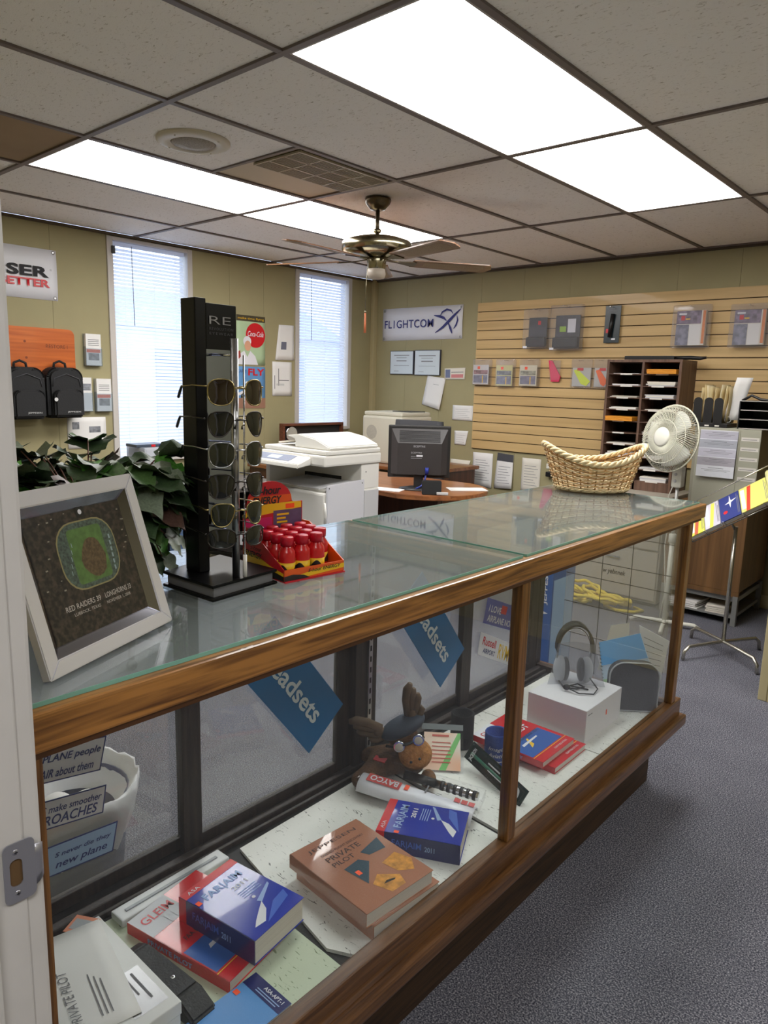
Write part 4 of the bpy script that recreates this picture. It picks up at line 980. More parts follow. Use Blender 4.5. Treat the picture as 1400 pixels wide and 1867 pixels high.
for dx, dz in ((-.046, .031), (.006, .052)):
    MB().lathe([(.015, -.004), (.017, 0), (.015, .005)], n=18, m=Matrix.Translation((dx, -.02, mz+dz)) @ Matrix.Rotation(PI/2, 4, 'X')).build('goggle_rim', chrome, ms); MB().sphere((dx, -.022, mz+dz), (.014, .006, .014), 8).build('goggle_lens', mat('goggle_grey', (190, 186, 176), .15), ms)
MB().tube([(-.08, .0, mz+.02), (-.06, -.02, mz+.028), (-.02, -.024, mz+.042), (.022, -.016, mz+.06)], .004, 6).build('goggle_strap', ink, ms)
def antler(o, d, s):
    b = MB(); o = Vector(o); d = Vector(d).normalized(); side = Vector((0, -1, 0)).cross(d).normalized()*s
    b.tube([o-d*.01, o+d*.018, o+d*.03], [.012, .016, .012], 10)
    for l0, sp, ln, r in ((.0, .020, .042, .0100), (.012, .008, .066, .0105), (.016, -.006, .075, .0115), (.012, -.018, .092, .0130)):
        b.tube([o+d*l0+side*sp*.5, o+d*(l0+ln*.45)+side*sp*1.15, o+d*(l0+ln*.8)+side*sp*1.25, o+d*(l0+ln)+side*(sp*.95)], [r, r*1.05, r, r*.55], 9)
    b.build('antler', ant, ms)
antler((-.014, .03, mz+.088), (.12, 0, 1), -1); antler((-.085, .03, mz+.045), (-1, 0, .12), 1)
for k in (0, 1):
    MB().sphere((-.122+k*.16, -.03+k*.02, .026), (.022, .03, .024), 10).build('hoof', mat('hoof_tan', (120, 84, 50), .95, var=.2, scale=60), ms)

# cards, coolers, clip pack
cpk = thing('card_pack', 'clear hang pack with orange and green gradient card', 'package', (-1.12, 1.552, DZ), rot=(math.radians(-52), 0, math.radians(38)))
grad = mat('card_gradient', (236, 170, 130), .5, c2=(226, 232, 222), scale=9, detail=0)
box('clear_sleeve', clear, cpk, (-.062, -.001, 0), (.062, .003, .15)); patch('card', grad, cpk, (-.054, -.0012, .008), X3, Z3, .108, .115, .0); shape('green_edge', mat('card_green', (120, 190, 110), .5), cpk, (-.054, -.0013, .008), X3, Z3, [(.045, 0), (.065, 0), (.108, .1), (.108, .115), (.1, .115)], .0003)
lines('card_print', mat('ink_red', (190, 90, 80), .7), cpk, (-.03, -.0018, .02), X3, Z3, [(0, .05, .09, .006)]+[(0, .055, .07-.012*k, .003) for k in range(6)]); box('header_strip', mat('grey_strip', (110, 116, 118), .4), cpk, (-.062, -.0015, .132), (.062, -.001, .15))
def cooler(lab, c, m, txt):
    t = thing('can_cooler', lab, 'can cooler', (c[0], c[1], DZ), 0, 'foam can coolers')
    MB().lathe([(0, .001), (.033, .001), (.036, .004), (.036, .108), (.034, .111), (.030, .108), (.030, .006), (0, .006)], n=28).build('foam_sleeve', m, t)
    if txt:
        for s, zz, hh in txt:
            q = text(s, stk_w, t, (-.03, -.038, zz), X3, Z3, .06, hh, shear=.3)
            for v in q.data.vertices:
                a = v.co.x/.0364-math.radians(50); v.co.x, v.co.y = .0366*math.cos(a), .0366*math.sin(a)
    return t
foamb = mat('foam_blue', (38, 66, 140), .9, var=.08, scale=60, bump=.3, bscale=200)
cooler('blue foam can cooler with white script beside red books', (-1.03, 1.695), foamb, [('Imagine', .062, .014), ('Aviation', .045, .012), ('~~~', .03, .005)]); cooler('black foam can cooler behind the clear card pack', (-1.175, 1.725), mat('foam_black', (26, 26, 28), .9, bump=.3, bscale=200), None)
gp = thing('slim_pack', 'slim dark green blister pack leaning on blue can cooler', 'blister pack', (-.985, 1.588, DZ+.002), rot=(math.radians(-32), math.radians(9), math.radians(-16)))
dg = mat('pack_dark_green', (22, 44, 36), .2, coat=.4, var=.4, scale=20)
box('card', dg, gp, (-.12, -.001, .012), (.115, .002, .066)); MB().box((-.118, -.012, .016), (.11, -.001, .06), .005).build('blister_shell', clear, gp); text('JACKSON', stk_w, gp, (-.08, -.0125, .02), Z3, -X3, .036, .016, bold=.02); lines('small_print', stk_w, gp, (-.03, -.0125, .03), X3, Z3, [(0, .05, .018, .004), (.01, .07, .002, .003), (.085, .12, .01, .002)])
disc('emblem', stk_w, gp, (.09, -.0125, .036), X3, Z3, .014, .0003, .02); MB().cyl((-.1, -.006, .036), (.08, -.006, .036), .005, n=12).build('pen', mat('pen_green', (40, 110, 84), .3), gp)

# white carton with the headset on it
wbx = thing('white_carton', 'plain white cardboard box under the aviation headset', 'box', (-1.006, 2.135, DZ))
box('body', mat('white_card_box', (226, 224, 228), .6), wbx, (-.104, -.13, 0), (.104, .13, .108), .0015); box('lid_flap', mat('white_card_box', (226, 224, 228), .6), wbx, (-.104, -.13, .1082), (.104, .13, .1092)); patch('price_tag', orange_tag, wbx, (.104, .012, .05), Y3, Z3, .008, .018, .001); lines('box_print', grey_ink, wbx, (.104, -.12, .09), Y3, Z3, [(0, .03, 0, .003)])
BT = DZ+.1095
hs = thing('aviation_headset', 'black and white aviation headset with wire boom on a white box', 'headset', (-1.045, 2.185, BT), math.radians(38)); hw = mat('headset_white', (226, 228, 232), .3)
arc = [(.052*math.cos(math.radians(a)), .0, .125+.075*math.sin(math.radians(a))) for a in range(-10, 191, 12)]
MB().grid(lambda u, v: Vector((.06*math.cos(PI*(1.06*u-.03)), (v-.5)*.046, .12+.088*math.sin(PI*(1.06*u-.03)))), 20, 2).build('headband', mat('headband_black', (20, 20, 22), .6), hs, thick=.006)
MB().tube([Vector(p)+Vector((0, 0, -.008)) for p in arc], .0025, 6).build('band_wire', chrome, hs)
for s in (-1, 1):
    MB().tube([(s*.055, 0, .125), (s*.056, 0, .08), (s*.052, 0, .05)], .003, 6).build('yoke', chrome, hs); MB().sphere((s*.045, 0, .046), (.022, .036, .045), 12).build('ear_cup', hw, hs); MB().sphere((s*.026, 0, .046), (.013, .034, .042), 12).build('ear_seal', blackp, hs)
MB().tube([(.05, -.03, .03), (.07, -.07, .008), (.05, -.105, .004), (.0, -.11, .006), (-.03, -.085, .012)], .0022, 8).build('mic_boom', blackp, hs); MB().sphere((-.035, -.082, .014), (.012, .008, .01), 8).build('microphone', blackp, hs)
MB().tube([(-.05, -.02, .01), (-.04, -.06, .004), (0, -.075, .006), (.03, -.05, .004), (.01, -.04, .01), (-.02, -.055, .008), (.04, -.07, .004)], .0028, 6).build('cord', blackp, hs)
pb = thing('plastic_bag', 'grey see-through plastic sleeve hanging over the headset front', 'plastic bag', (-1.045, 2.185, BT+.008), math.radians(38))
bagm = glass('clear_bag', (226, 228, 232), .1, 1.3, .28, (186, 188, 196))
MB().grid(lambda u, v: Vector(((u-.5)*(.19-.07*v), -.052+.034*v-.01*math.cos(u*PI*2), .004+v*.135)), 12, 6).build('sleeve', bagm, pb)
gpch = thing('grey_pouch', 'dark grey padded pouch with pale piping standing by the end glass', 'pouch', (-.9, 2.35, DZ), math.radians(38))
def rtop(w_, h_, r, n=8):
    P = [(-w_/2, 0), (w_/2, 0)]
    P += [(w_/2-r+r*math.cos(math.radians(90*k/n)), h_-r+r*math.sin(math.radians(90*k/n))) for k in range(n+1)] + [(-w_/2+r-r*math.sin(math.radians(90*k/n)), h_-r+r*math.cos(math.radians(90*k/n))) for k in range(n+1)]
    return P
P_ = rtop(.168, .178, .05)
MB().prism([(a, -.018, b_) for a, b_ in P_], (0, .036, 0), bev=.004).build('body', mat('pouch_charcoal', (62, 64, 68), .8, var=.1, scale=50, bump=.3, bscale=300), gpch); MB().tube([(a, -.017, max(b_, .004)) for a, b_ in P_], .003, 6, True).build('piping', mat('piping_pale', (176, 180, 184), .6), gpch)
# printed things behind the pouch, leaning on the end glass
def leaner(name, lab, cat, pts, m, y=2.452, dz=0.0):
    """pts: (x, z) corners; the foot leans out from the glass"""
    c = sum(p[0] for p in pts)/4; t = thing(name, lab, cat, (c, y, DZ)); lo = min(p[1] for p in pts)
    q = [(a-c, -(.62-b_)*.10-.006-dz, b_-DZ) for a, b_ in pts]
    MB().prism(q, (0, .002, 0)).build('sheet', m, t); return t, q
skyb = mat('booklet_sky', (110, 190, 255), .4); grn = mat('booklet_green', (190, 226, 180), .4)
def quadmix(q, u, v): a, b_, c, d = (Vector(p) for p in q); return a*(1-u)*(1-v)+b_*u*(1-v)+c*u*v+d*(1-u)*v
t1, q1 = leaner('spiral_booklet', 'spiral-bound blue and green booklet leaning behind the grey pouch', 'booklet', [(-1.02, .322), (-.835, .40), (-.92, .575), (-1.065, .505)], mat('booklet_pale', (206, 226, 246), .4), dz=.012)
def qpatch(nm, m, t, q, u0, v0, u1, v1, l=-.0006): MB().poly([quadmix(q, a, b_)+Vector((0, l, 0)) for a, b_ in ((u0, v0), (u1, v0), (u1, v1), (u0, v1))]).build(nm, m, t)
qpatch('cover_sky', skyb, t1, q1, 0, .55, 1, 1); qpatch('cover_grass', grn, t1, q1, 0, 0, 1, .28)
for k in range(3): qpatch('cover_print', stk_w, t1, q1, .2, .50-.07*k, .85, .53-.07*k, -.0012)
for k in range(14): p = quadmix(q1, 0, (k+.5)/14); MB().tube([p+Vector((.004*math.cos(a*PI/4), .004*math.sin(a*PI/4), 0)) for a in range(8)], .0009, 5, True).build('spiral_ring', ink, t1)
t2_, q2 = leaner('loose_form', 'white printed form leaning beside the spiral booklet', 'paper', [(-.88, .36), (-.835, .40), (-.82, .57), (-.93, .60)], paper, dz=.004)
for k in range(6): qpatch('print', grey_ink, t2_, q2, .15, .85-.1*k, .85, .86-.1*k)
t3, q3 = leaner('loose_form', 'cream sheet corner showing behind the spiral booklet top', 'paper', [(-1.06, .40), (-.95, .44), (-.965, .60), (-1.03, .575)], paper2, dz=.008)
# ================================================================ CEILING FAN
cf = thing('ceiling_fan', 'antique brass ceiling fan with five cane-panel wooden blades', 'ceiling fan', (-2.69, 2.935, ZC))
brass = mat('antique_brass', (158, 150, 126), .2, 1.0); brassd = mat('dark_brass', (92, 82, 66), .3, .9); bladew = wood('fan_blade_wood', (96, 64, 42), (140, 100, 70), 'X', .4, .3); cane = mat('cane_panel', (150, 130, 104), .7, var=.25, scale=300)
MB().lathe([(.068, -.004), (.07, -.012), (.062, -.03), (.04, -.055), (.02, -.062), (0, -.062)], n=28).build('canopy', brassd, cf)
MB().cyl((0, 0, -.06), (0, 0, -.2), .011, n=16).build('downrod', brassd, cf); MB().lathe([(.012, -.15), (.02, -.155), (.02, -.17), (.012, -.175)], n=16).build('rod_collar', brass, cf)
MB().lathe([(.015, -.185), (.06, -.19), (.13, -.202), (.178, -.218), (.185, -.228), (.185, -.262), (.175, -.275), (.12, -.29), (.07, -.298), (0, -.298)], n=40).build('motor_housing', brass, cf)
MB().lathe([(.05, -.292), (.052, -.31), (.048, -.35), (.04, -.365), (0, -.365)], n=28).build('switch_housing', brass, cf)
MB().lathe([(.038, -.35), (.045, -.352), (.05, -.38), (.044, -.4), (.025, -.405), (0, -.405)], n=24).build('light_cup', mat('frosted_glass', (176, 164, 150), .4), cf)
for k in range(5):
    a = math.radians(-87+72*k); m_ = Matrix.Rotation(a, 4, 'Z'); tl_ = Matrix.Translation((0, 0, -.315)) @ Matrix.Rotation(math.radians(-9), 4, 'X')
    MB().prism([(.05, -.012, .008), (.12, -.01, .0), (.2, -.035, -.004), (.215, -.03, -.004), (.215, .03, -.004), (.2, .035, -.004), (.12, .01, 0), (.05, .012, .008)], (0, 0, .005), m_ @ tl_).build('blade_arm', brassd, cf)
    P = [(.195, -.052), (.62, -.064), (.635, -.05), (.655, 0), (.635, .05), (.62, .064), (.195, .052)]
    bd = MB().prism([(x, y, 0) for x, y in P], (0, 0, .006)).build('blade', bladew, cf); bd.matrix_local = m_ @ tl_
    MB().prism([(x, y, -.0008) for x, y in ((.26, -.034), (.59, -.044), (.61, 0), (.59, .044), (.26, .034))], (0, 0, .001)).build('cane_inset', cane, bd)
MB().tube([(-.035, -.03, -.33), (-.04, -.035, -.45), (-.04, -.036, -.57)], .0016, 6).build('pull_chain', brass, cf); MB().sphere((-.04, -.036, -.575), .006, 8).build('chain_bead', brass, cf)
MB().cyl((-.04, -.036, -.58), (-.04, -.036, -.685), .0045, .007, n=10).build('chain_tassel', mat('tassel_orange', (196, 110, 72), .6), cf)

# ================================================================ FURNITURE ALONG THE LEFT WALL
dgrey = mat('desk_top_grey', (98, 92, 88), .5); dblk = mat('desk_black', (22, 20, 20), .6)
dk = thing('window_desk', 'grey-topped black desk under the first window', 'desk', (-4.2, 2.45, 0))
box('desk_top', dgrey, dk, (-.56, -.75, .69), (.42, .85, .72), .004); box('modesty_panel', dblk, dk, (-.5, -.7, .1), (-.48, .8, .69))
for yy in (-.73, .81): box('side_panel', dblk, dk, (-.54, yy, 0), (.38, yy+.025, .69), .002)
box('drawer_unit', dblk, dk, (-.3, -.68, .2), (.36, -.3, .69), .003)
sd = thing('storage_drawers', 'clear plastic storage drawers on the grey desk', 'storage box', (-4.5, 2.63, .7205)); frost = glass('frosted_plastic', (236, 238, 240), .3, 1.4, .45, (220, 222, 226))
box('shell', frost, sd, (-.12, -.1, 0), (.12, .115, .23), .008)
for k in range(3): dr = box('drawer', frost, sd, (-.11, -.09, .012+k*.073), (.122, .105, .075+k*.073), .004); box('handle', white, dr, (.122, -.02, .045+k*.073), (.13, .035, .055+k*.073), .002)
box('contents', mat('drawer_contents', (100, 120, 150), .7), sd, (-.08, -.07, .085), (.08, .08, .12), .01); patch('tag', red, sd, (.1225, .05, .11), Y3, Z3, .03, .035)
pk = thing('pen_tray', 'slim dark tray with red and blue ends on the plastic drawers', 'tray', (-4.49, 2.61, .951)); box('tray', mat('tray_grey', (60, 70, 84), .4), pk, (-.08, -.11, 0), (.06, .11, .02), .004); box('red_end', red, pk, (.0605, .0, .003), (.063, .03, .017)); box('blue_end', far_blue, pk, (.0605, .06, .003), (.063, .1, .017))
bc = thing('blue_chair', 'blue upholstered office chair behind the leafy plant', 'chair', (-3.35, 1.83, 0), math.radians(-30)); bfab = mat('blue_fabric', (96, 122, 160), .9, var=.1, scale=60)
MB().prism([(a, .2, b_+.48) for a, b_ in rtop(.42, .36, .1)], (0, .06, 0), bev=.02).build('backrest', bfab, bc); MB().box((-.23, -.23, .42), (.23, .2, .5), .03).build('seat', bfab, bc); box('back_bracket', dblk, bc, (-.03, .19, .42), (.03, .22, .7)); MB().cyl((0, 0, .08), (0, 0, .42), .025).build('gas_lift', blackp, bc)
for k in range(5): a = 2*PI*k/5; MB().cyl((0, 0, .09), (.27*math.cos(a), .27*math.sin(a), .06), .02, .014, n=10).build('base_leg', blackp, bc); MB().sphere((.27*math.cos(a), .27*math.sin(a), .027), .026, 8).build('caster', blackp, bc)

# trash bin with a white liner behind the counter
tb = thing('trash_bin', 'dark waste bin with puffy white plastic liner behind the counter', 'trash bin', (-1.72, .75, 0))
MB().lathe([(0, .004), (.115, .004), (.145, .36), (.141, .36), (.11, .012), (0, .012)], n=28).build('bin', mat('bin_navy', (48, 54, 84), .5), tb)
liner = mat('liner_white', (236, 238, 240), .35, trans=.0); rl = random.Random(3)
wob = [rl.uniform(-1, 1) for _ in range(40)]
MB().grid(lambda u, v: Vector(((.11+.05*math.sin(v*PI)+.02*v+.012*wob[int(u*40) % 40]*v)*math.cos(2*PI*u), (.11+.05*math.sin(v*PI)+.02*v+.012*wob[int(u*40+7) % 40]*v)*math.sin(2*PI*u), .28+.11*math.sin(v*PI*.9+.2)+.012*wob[int(u*40+13) % 40]*v if v < .5 else .39-.16*(v-.5)*2+.012*wob[int(u*40+3) % 40])), 40, 10, True, True).build('liner', liner, tb)
for k in range(4): MB().sphere((.05*math.cos(k*1.7), .05*math.sin(k*1.7), .3), (.045, .04, .035), 7).build('crumpled_paper', paper, tb)

# ================================================================ COPIER
cp = thing('photocopier', 'large white office photocopier with sloped document feeder', 'photocopier', (-3.16, 2.99, 0)); pw = mat('copier_white', (224, 222, 216), .4); pw2 = mat('copier_grey', (196, 196, 198), .4); pdark = mat('copier_dark', (40, 38, 38), .6)
box('lower_body', pw2, cp, (-.265, -.22, .02), (.265, .23, .56), .008); box('upper_body', pw, cp, (-.27, -.23, .565), (.27, .235, .80), .012)
for k in range(2): dr = box('paper_drawer', pw, cp, (-.25, -.235, .06+k*.25), (.25, -.22, .29+k*.25), .006); box('drawer_grip', pdark, dr, (-.08, -.238, .25+k*.25), (.08, -.234, .27+k*.25))
box('left_pillar', pw, cp, (-.27, -.2, .80), (-.235, .235, .95), .004); box('rear_pillar', pw, cp, (-.235, .08, .80), (.265, .235, .95), .004); box('output_tray', mat('tray_shadow_grey', (170, 168, 162), .5), cp, (-.235, -.2, .80), (.25, .08, .815), .004); MB().prism([(-.2, -.2, .815), (.2, -.2, .815), (.2, .07, .835), (-.2, .07, .835)], (0, 0, .006)).build('tray_slope', pw2, cp); box('tray_slot', pdark, cp, (-.22, .072, .83), (.1, .081, .86))
box('scanner_body', pw, cp, (-.278, -.235, .95), (.278, .24, 1.012), .012)
MB().prism([(-.278, -.235, .955), (-.278, -.235, 1.0), (-.278, -.335, .965), (-.278, -.34, .94)], (.45, 0, 0), bev=.004).build('control_panel', pw, cp)
slope = Vector((0, -.1, -.035)).normalized()
b = MB(); o_ = Vector((-.26, -.245, .9985)); b.poly([o_, o_+X3*.33, o_+X3*.33+slope*.075, o_+slope*.075]); b.build('panel_face', mat('panel_blue_grey', (126, 132, 150), .4), cp)
b = MB(); o_ = Vector((-.14, -.262, .9932)); b.poly([o_, o_+X3*.1, o_+X3*.1+slope*.04, o_+slope*.04]); b.build('panel_screen', mat('lcd_pale', (190, 205, 215), .3), cp)
box('platen_lid', pw, cp, (-.265, -.215, 1.014), (.275, .235, 1.04), .008)
MB().prism([(-.02, -.19, 1.04), (.27, -.19, 1.04), (.27, -.19, 1.06), (.16, -.19, 1.10), (.02, -.19, 1.12), (-.1, -.19, 1.105), (-.02, -.19, 1.085)], (0, .41, 0), bev=.006).build('document_feeder', pw, cp); MB().prism([(-.2, -.16, 1.05), (-.03, -.16, 1.075), (-.03, -.16, 1.082), (-.2, -.16, 1.06)], (0, .35, 0)).build('feeder_tray', paper2, cp); box('feeder_badge', pdark, cp, (.262, -.07, 1.066), (.2715, -.02, 1.074)) if False else None
MB().prism([(.272, -.215, .60), (.272, .09, .60), (.272, .09, .86), (.272, -.215, .845)], (.012, 0, 0), bev=.003).build('bypass_cover', mat('bypass_pale', (206, 206, 212), .4), cp); box('side_door', pw2, cp, (.271, .1, .3), (.276, .225, .79), .003); MB().tube([(.278, -.225, .62), (.288, -.228, .68), (.28, -.228, .75)], .006, 8).build('cover_arm', pw, cp)
for yy, zz in ((-.2, .83), (.07, .84), (.07, .63), (-.2, .63), (.12, .9)): MB().sphere((.285 if zz < .88 else .266, yy, zz), .004, 5).build('screw', mat('screw_grey', (110, 110, 110), .4, .6), cp)

# ================================================================ CORNER DESK, PRINTER, FRAMED CLOCK
cherry = wood('desk_cherry', (118, 70, 38), (156, 98, 56), 'X', .35, .3, .3); cherry_d = wood('desk_cherry_panel', (62, 34, 20), (92, 52, 32), 'Z', .45, .1, .3)
cd = thing('corner_desk', 'brown corner desk along the windows holding the laser printer', 'desk', (-4.4, 4.6, 0))
MB().prism([(-.33, -.95, .722), (.3, -.95, .722), (.3, -.2, .722), (.95, -.2, .722), (.95, .53, .722), (-.33, .53, .722)], (0, 0, .028), bev=.003).build('desk_top', cherry, cd); box('side_panel', cherry_d, cd, (-.32, -.93, 0), (.28, -.905, .722)); box('side_panel', cherry_d, cd, (.9, -.18, 0), (.925, .5, .722)); box('back_panel', cherry_d, cd, (-.32, -.9, .1), (-.30, .5, .722))
pr = thing('laser_printer', 'beige laser printer on the corner desk', 'printer', (-4.06, 4.75, .7505)); pb_ = mat('printer_beige', (206, 202, 186), .5)
MB().box((-.23, -.2, 0), (.22, .2, .40), .02).build('body', pb_, pr); MB().box((-.22, -.19, .40), (.21, .19, .435), .012).build('top_cover', pb_, pr); MB().prism([(-.02, -.05, .436), (.19, -.05, .436), (.17, .16, .436), (.02, .16, .436)], (0, 0, .006)).build('output_hood', mat('printer_dark', (62, 62, 62), .4), pr)
box('cover_seam', mat('seam_grey', (150, 146, 134), .5), pr, (.2195, -.19, .36), (.221, .19, .364)); box('badge', mat('printer_dark', (62, 62, 62), .4), pr, (.2195, .06, .31), (.222, .12, .32)); MB().sphere((.22, -.02, .315), .006, 6).build('button', pw2, pr); disc('vent_patch', mat('printer_vent', (176, 172, 160), .7, var=.2, scale=300), pr, (-.12, -.2, .26), X3, Z3, .06, .001)
box('paper_tray', pb_, pr, (-.2, -.19, .03), (.232, .19, .11), .006)
ck = thing('framed_clock', 'dark wood shadow-box frame with round white clock by the second window', 'clock', (-4.58, 4.23, .7505), math.radians(90)); dkw = wood('clock_frame_wood', (70, 34, 20), (112, 60, 38), 'X', .4, .2)
for a_, b_ in (((-.35, -.03, 0), (.35, .02, .022)), ((-.35, -.03, .30), (.35, .02, .322)), ((-.35, -.03, .022), (-.328, .02, .30)), ((.328, -.03, .022), (.35, .02, .30))): box('frame_rail', dkw, ck, a_, b_, .003)
box('backing', mat('clock_backing', (30, 26, 26), .7), ck, (-.328, 0, .022), (.328, .012, .30)); MB().lathe([(0, .012), (.052, .012), (.06, .004), (.06, 0)], c=(0, 0, 0), n=32, m=Matrix.Translation((-.24, 0, .235)) @ Matrix.Rotation(PI/2, 4, 'X')).build('clock_face', mat('clock_white', (210, 214, 216), .3), ck); MB().lathe([(.058, 0), (.064, .006), (.058, .014)], n=32, m=Matrix.Translation((-.24, 0, .235)) @ Matrix.Rotation(PI/2, 4, 'X')).build('clock_ring', chrome, ck); lines('clock_hand', ink, ck, (-.24, -.0125, .235), X3, Z3, [(-.0015, .0015, 0, .04), (0, .03, -.0015, .003)])
yf = thing('yellow_folder', 'yellow folder stack lying between printer and window', 'folder', (-4.42, 4.36, .7505)); 
for k in range(14): box('folder', mat('folder_yellow_%d' % (k % 2), ((216, 190, 90), (196, 176, 110))[k % 2], .7), yf, (-.11, -.08, k*.016), (.09, .09, k*.016+.0155), .002)

# ================================================================ ROUND-ENDED DESK, MONITOR
rd = thing('peninsula_desk', 'cherry desk with rounded end behind the counter', 'desk', (-3.0, 3.72, 0))
pp = [(-.75, -.36), (-.02, -.36)] + [(.08+.40*math.cos(math.radians(a)), .02+.40*math.sin(math.radians(a))) for a in range(-80, 81, 8)] + [(-.02, .40), (-.75, .40)]
MB().prism([(x, y, .72) for x, y in pp], (0, 0, .03), bev=.004).build('desk_top', cherry, rd); box('support_panel', cherry_d, rd, (-.7, -.02, 0), (.2, .02, .72)); box('end_panel', cherry_d, rd, (-.72, -.33, 0), (-.695, .37, .72)); MB().cyl((.16, .02, .02), (.16, .02, .72), .04).build('leg', blackp, rd); MB().lathe([(0, .001), (.17, .001), (.17, .012), (.05, .03), (0, .03)], c=(.16, .02, 0), n=24).build('foot', blackp, rd)
mn = thing('computer_monitor', 'black computer monitor seen from behind on the cherry desk', 'monitor', (-2.90, 3.615, .7505), math.radians(41.4)); mb_ = mat('monitor_plastic', (38, 36, 36), .45); mb2 = mat('monitor_plastic_light', (58, 54, 54), .4)
MB().box((-.2, -.005, .075), (.2, .03, .41), .006).build('bezel', mb_, mn); MB().prism([(-.19, -.005, .085), (.19, -.005, .085), (.19, -.005, .40), (-.19, -.005, .40)], (0, -.012, 0)).build('back_plate', mb_, mn)
b = MB(); A_ = [(-.18, -.017, .39), (.18, -.017, .39), (.14, -.055, .30), (-.14, -.055, .30)]; B_ = [(-.18, -.017, .10), (.18, -.017, .10), (.14, -.055, .10), (-.14, -.055, .10)]
V = [b.bm.verts.new(p) for p in A_+B_]
for f in ((0, 1, 2, 3), (4, 7, 6, 5), (3, 2, 6, 7), (0, 3, 7, 4), (1, 5, 6, 2), (0, 4, 5, 1)): b.bm.faces.new([V[i] for i in f])
b.build('back_hump', mb2, mn)
b = MB()
for k in range(9): z_ = .31+k*.008; yv = -.055+(z_-.30)/.09*.038; b.box((-.13, yv-.002, z_), (.13, yv+.001, z_+.003))
b.build('vent_slot', ink, mn)
lt_ = mat('monitor_label', (160, 160, 164), .5)
text('SCEPTRE', lt_, mn, (-.04, -.0556, .275), X3, Z3, .075, .012, bold=.02); text('SCEPTRE', lt_, mn, (-.055, -.0556, .235), X3, Z3, .07, .011, bold=.01); patch('serial_label', stk_w, mn, (-.02, -.055, .215), X3, Z3, .04, .011, .0008); lines('label_print', lt_, mn, (-.055, -.0556, .2), X3, Z3, [(0, .07, .004, .003), (0, .03, .016, .003)])
MB().box((-.03, -.03, .01), (.03, .01, .12), .004).build('stand_neck', mb_, mn); MB().lathe([(0, .0), (.125, .0), (.125, .006), (.06, .018), (0, .02)], n=32, sy=.8).build('stand_base', mb_, mn); MB().tube([(.05, -.045, .12), (.04, -.05, .07), (.02, -.06, .03), (-.02, -.08, .01)], .006, 8).build('video_cable', mat('cable_blue', (44, 60, 140), .5), mn); MB().cyl((.05, -.05, .105), (.05, -.06, .145), .012, n=10).build('cable_plug', mat('plug_blue', (40, 56, 150), .4), mn)
cr = thing('card_reader', 'small black box with grey tray on the cherry desk in front of the monitor', 'card reader', (-2.70, 3.50, .7505), math.radians(41)); MB().prism([(-.06, -.03, 0), (-.06, .05, 0), (-.06, .03, .085), (-.06, -.015, .085)], (.12, 0, 0), bev=.004).build('body', blackp, cr); box('tray', pw2, cr, (.03, -.05, .005), (.1, -.031, .02), .002)
sc_ = onz(700, 885, .751); sp1 = thing('loose_paper', 'white paper sheets on the cherry desk beside the copier', 'paper', (-3.0, 3.43, .7505), math.radians(20)); box('sheet', paper, sp1, (-.16, -.06, 0), (.1, .06, .004), .001)
sp2 = thing('loose_paper', 'white paper sheets on the rounded desk end right of the monitor', 'paper', (-2.68, 3.86, .7505), math.radians(50)); box('sheet', paper, sp2, (-.13, -.07, 0), (.12, .07, .003), .001)
oc = thing('office_chair', 'charcoal mesh office chair behind the monitor', 'chair', (-3.42, 4.1, 0), math.radians(8)); cha = mat('chair_charcoal', (52, 52, 56), .8)
MB().grid(lambda u, v: Vector(((u-.5)*(.46-.1*abs(v-.4)), .2+.06*math.cos((u-.5)*PI)-.03, .55+v*.6)), 8, 8).build('backrest', cha, oc, thick=.04); MB().box((-.24, -.25, .43), (.24, .2, .5), .03).build('seat', cha, oc); box('back_bracket', dblk, oc, (-.035, .16, .44), (.035, .25, .75)); MB().cyl((0, 0, .08), (0, 0, .43), .025).build('gas_lift', blackp, oc)
for k in range(5): a = 2*PI*k/5; MB().cyl((0, 0, .09), (.27*math.cos(a), .27*math.sin(a), .06), .02, .014, n=10).build('base_leg', blackp, oc); MB().sphere((.27*math.cos(a), .27*math.sin(a), .027), .026, 8).build('caster', blackp, oc)
# ================================================================ BACK WALL: SORTER, CABINETS, FAN, RACK
beige = mat('beige_metal', (178, 170, 156), .5)
fc = thing('filing_cabinet', 'low beige metal filing cabinet under the brown mail sorter', 'cabinet', (-1.97, 4.9, 0))
box('body', beige, fc, (-.33, -.27, .03), (.30, .28, .735), .004); box('toe_kick', blackp, fc, (-.31, -.24, 0), (.28, .26, .03))
for k in range(2): dr = box('drawer_front', beige, fc, (-.32, -.286, .05+k*.34), (.29, -.27, .375+k*.34), .004); box('handle', chrome, dr, (-.06, -.3, .3+k*.34), (.04, -.286, .315+k*.34), .003)
walnut = wood('sorter_walnut', (84, 60, 48), (112, 84, 68), 'Z', .5, .1, .4); so = thing('mail_sorter', 'tall brown two-column mail sorter with paper slots', 'mail sorter', (-2.005, 4.9, .7355))
SW, SH, SD_ = .26, .875, .28
for x0, x1 in ((-SW, -SW+.018), (-.008, .008), (SW-.018, SW)): box('upright', walnut, so, (x0, 0, 0), (x1, SD_, SH), .001)
box('top_board', walnut, so, (-SW, 0, SH), (SW, SD_, SH+.018), .001); box('back_board', mat('sorter_back', (40, 30, 26), .8), so, (-SW, SD_, 0), (SW, SD_+.008, SH+.018)); box('bottom_board', walnut, so, (-SW+.018, 0, 0), (SW-.018, .02, .06))
rs = random.Random(11); lab_w = mat('slot_label', (226, 222, 214), .6); envo = mat('envelope_orange', (226, 150, 40), .6)
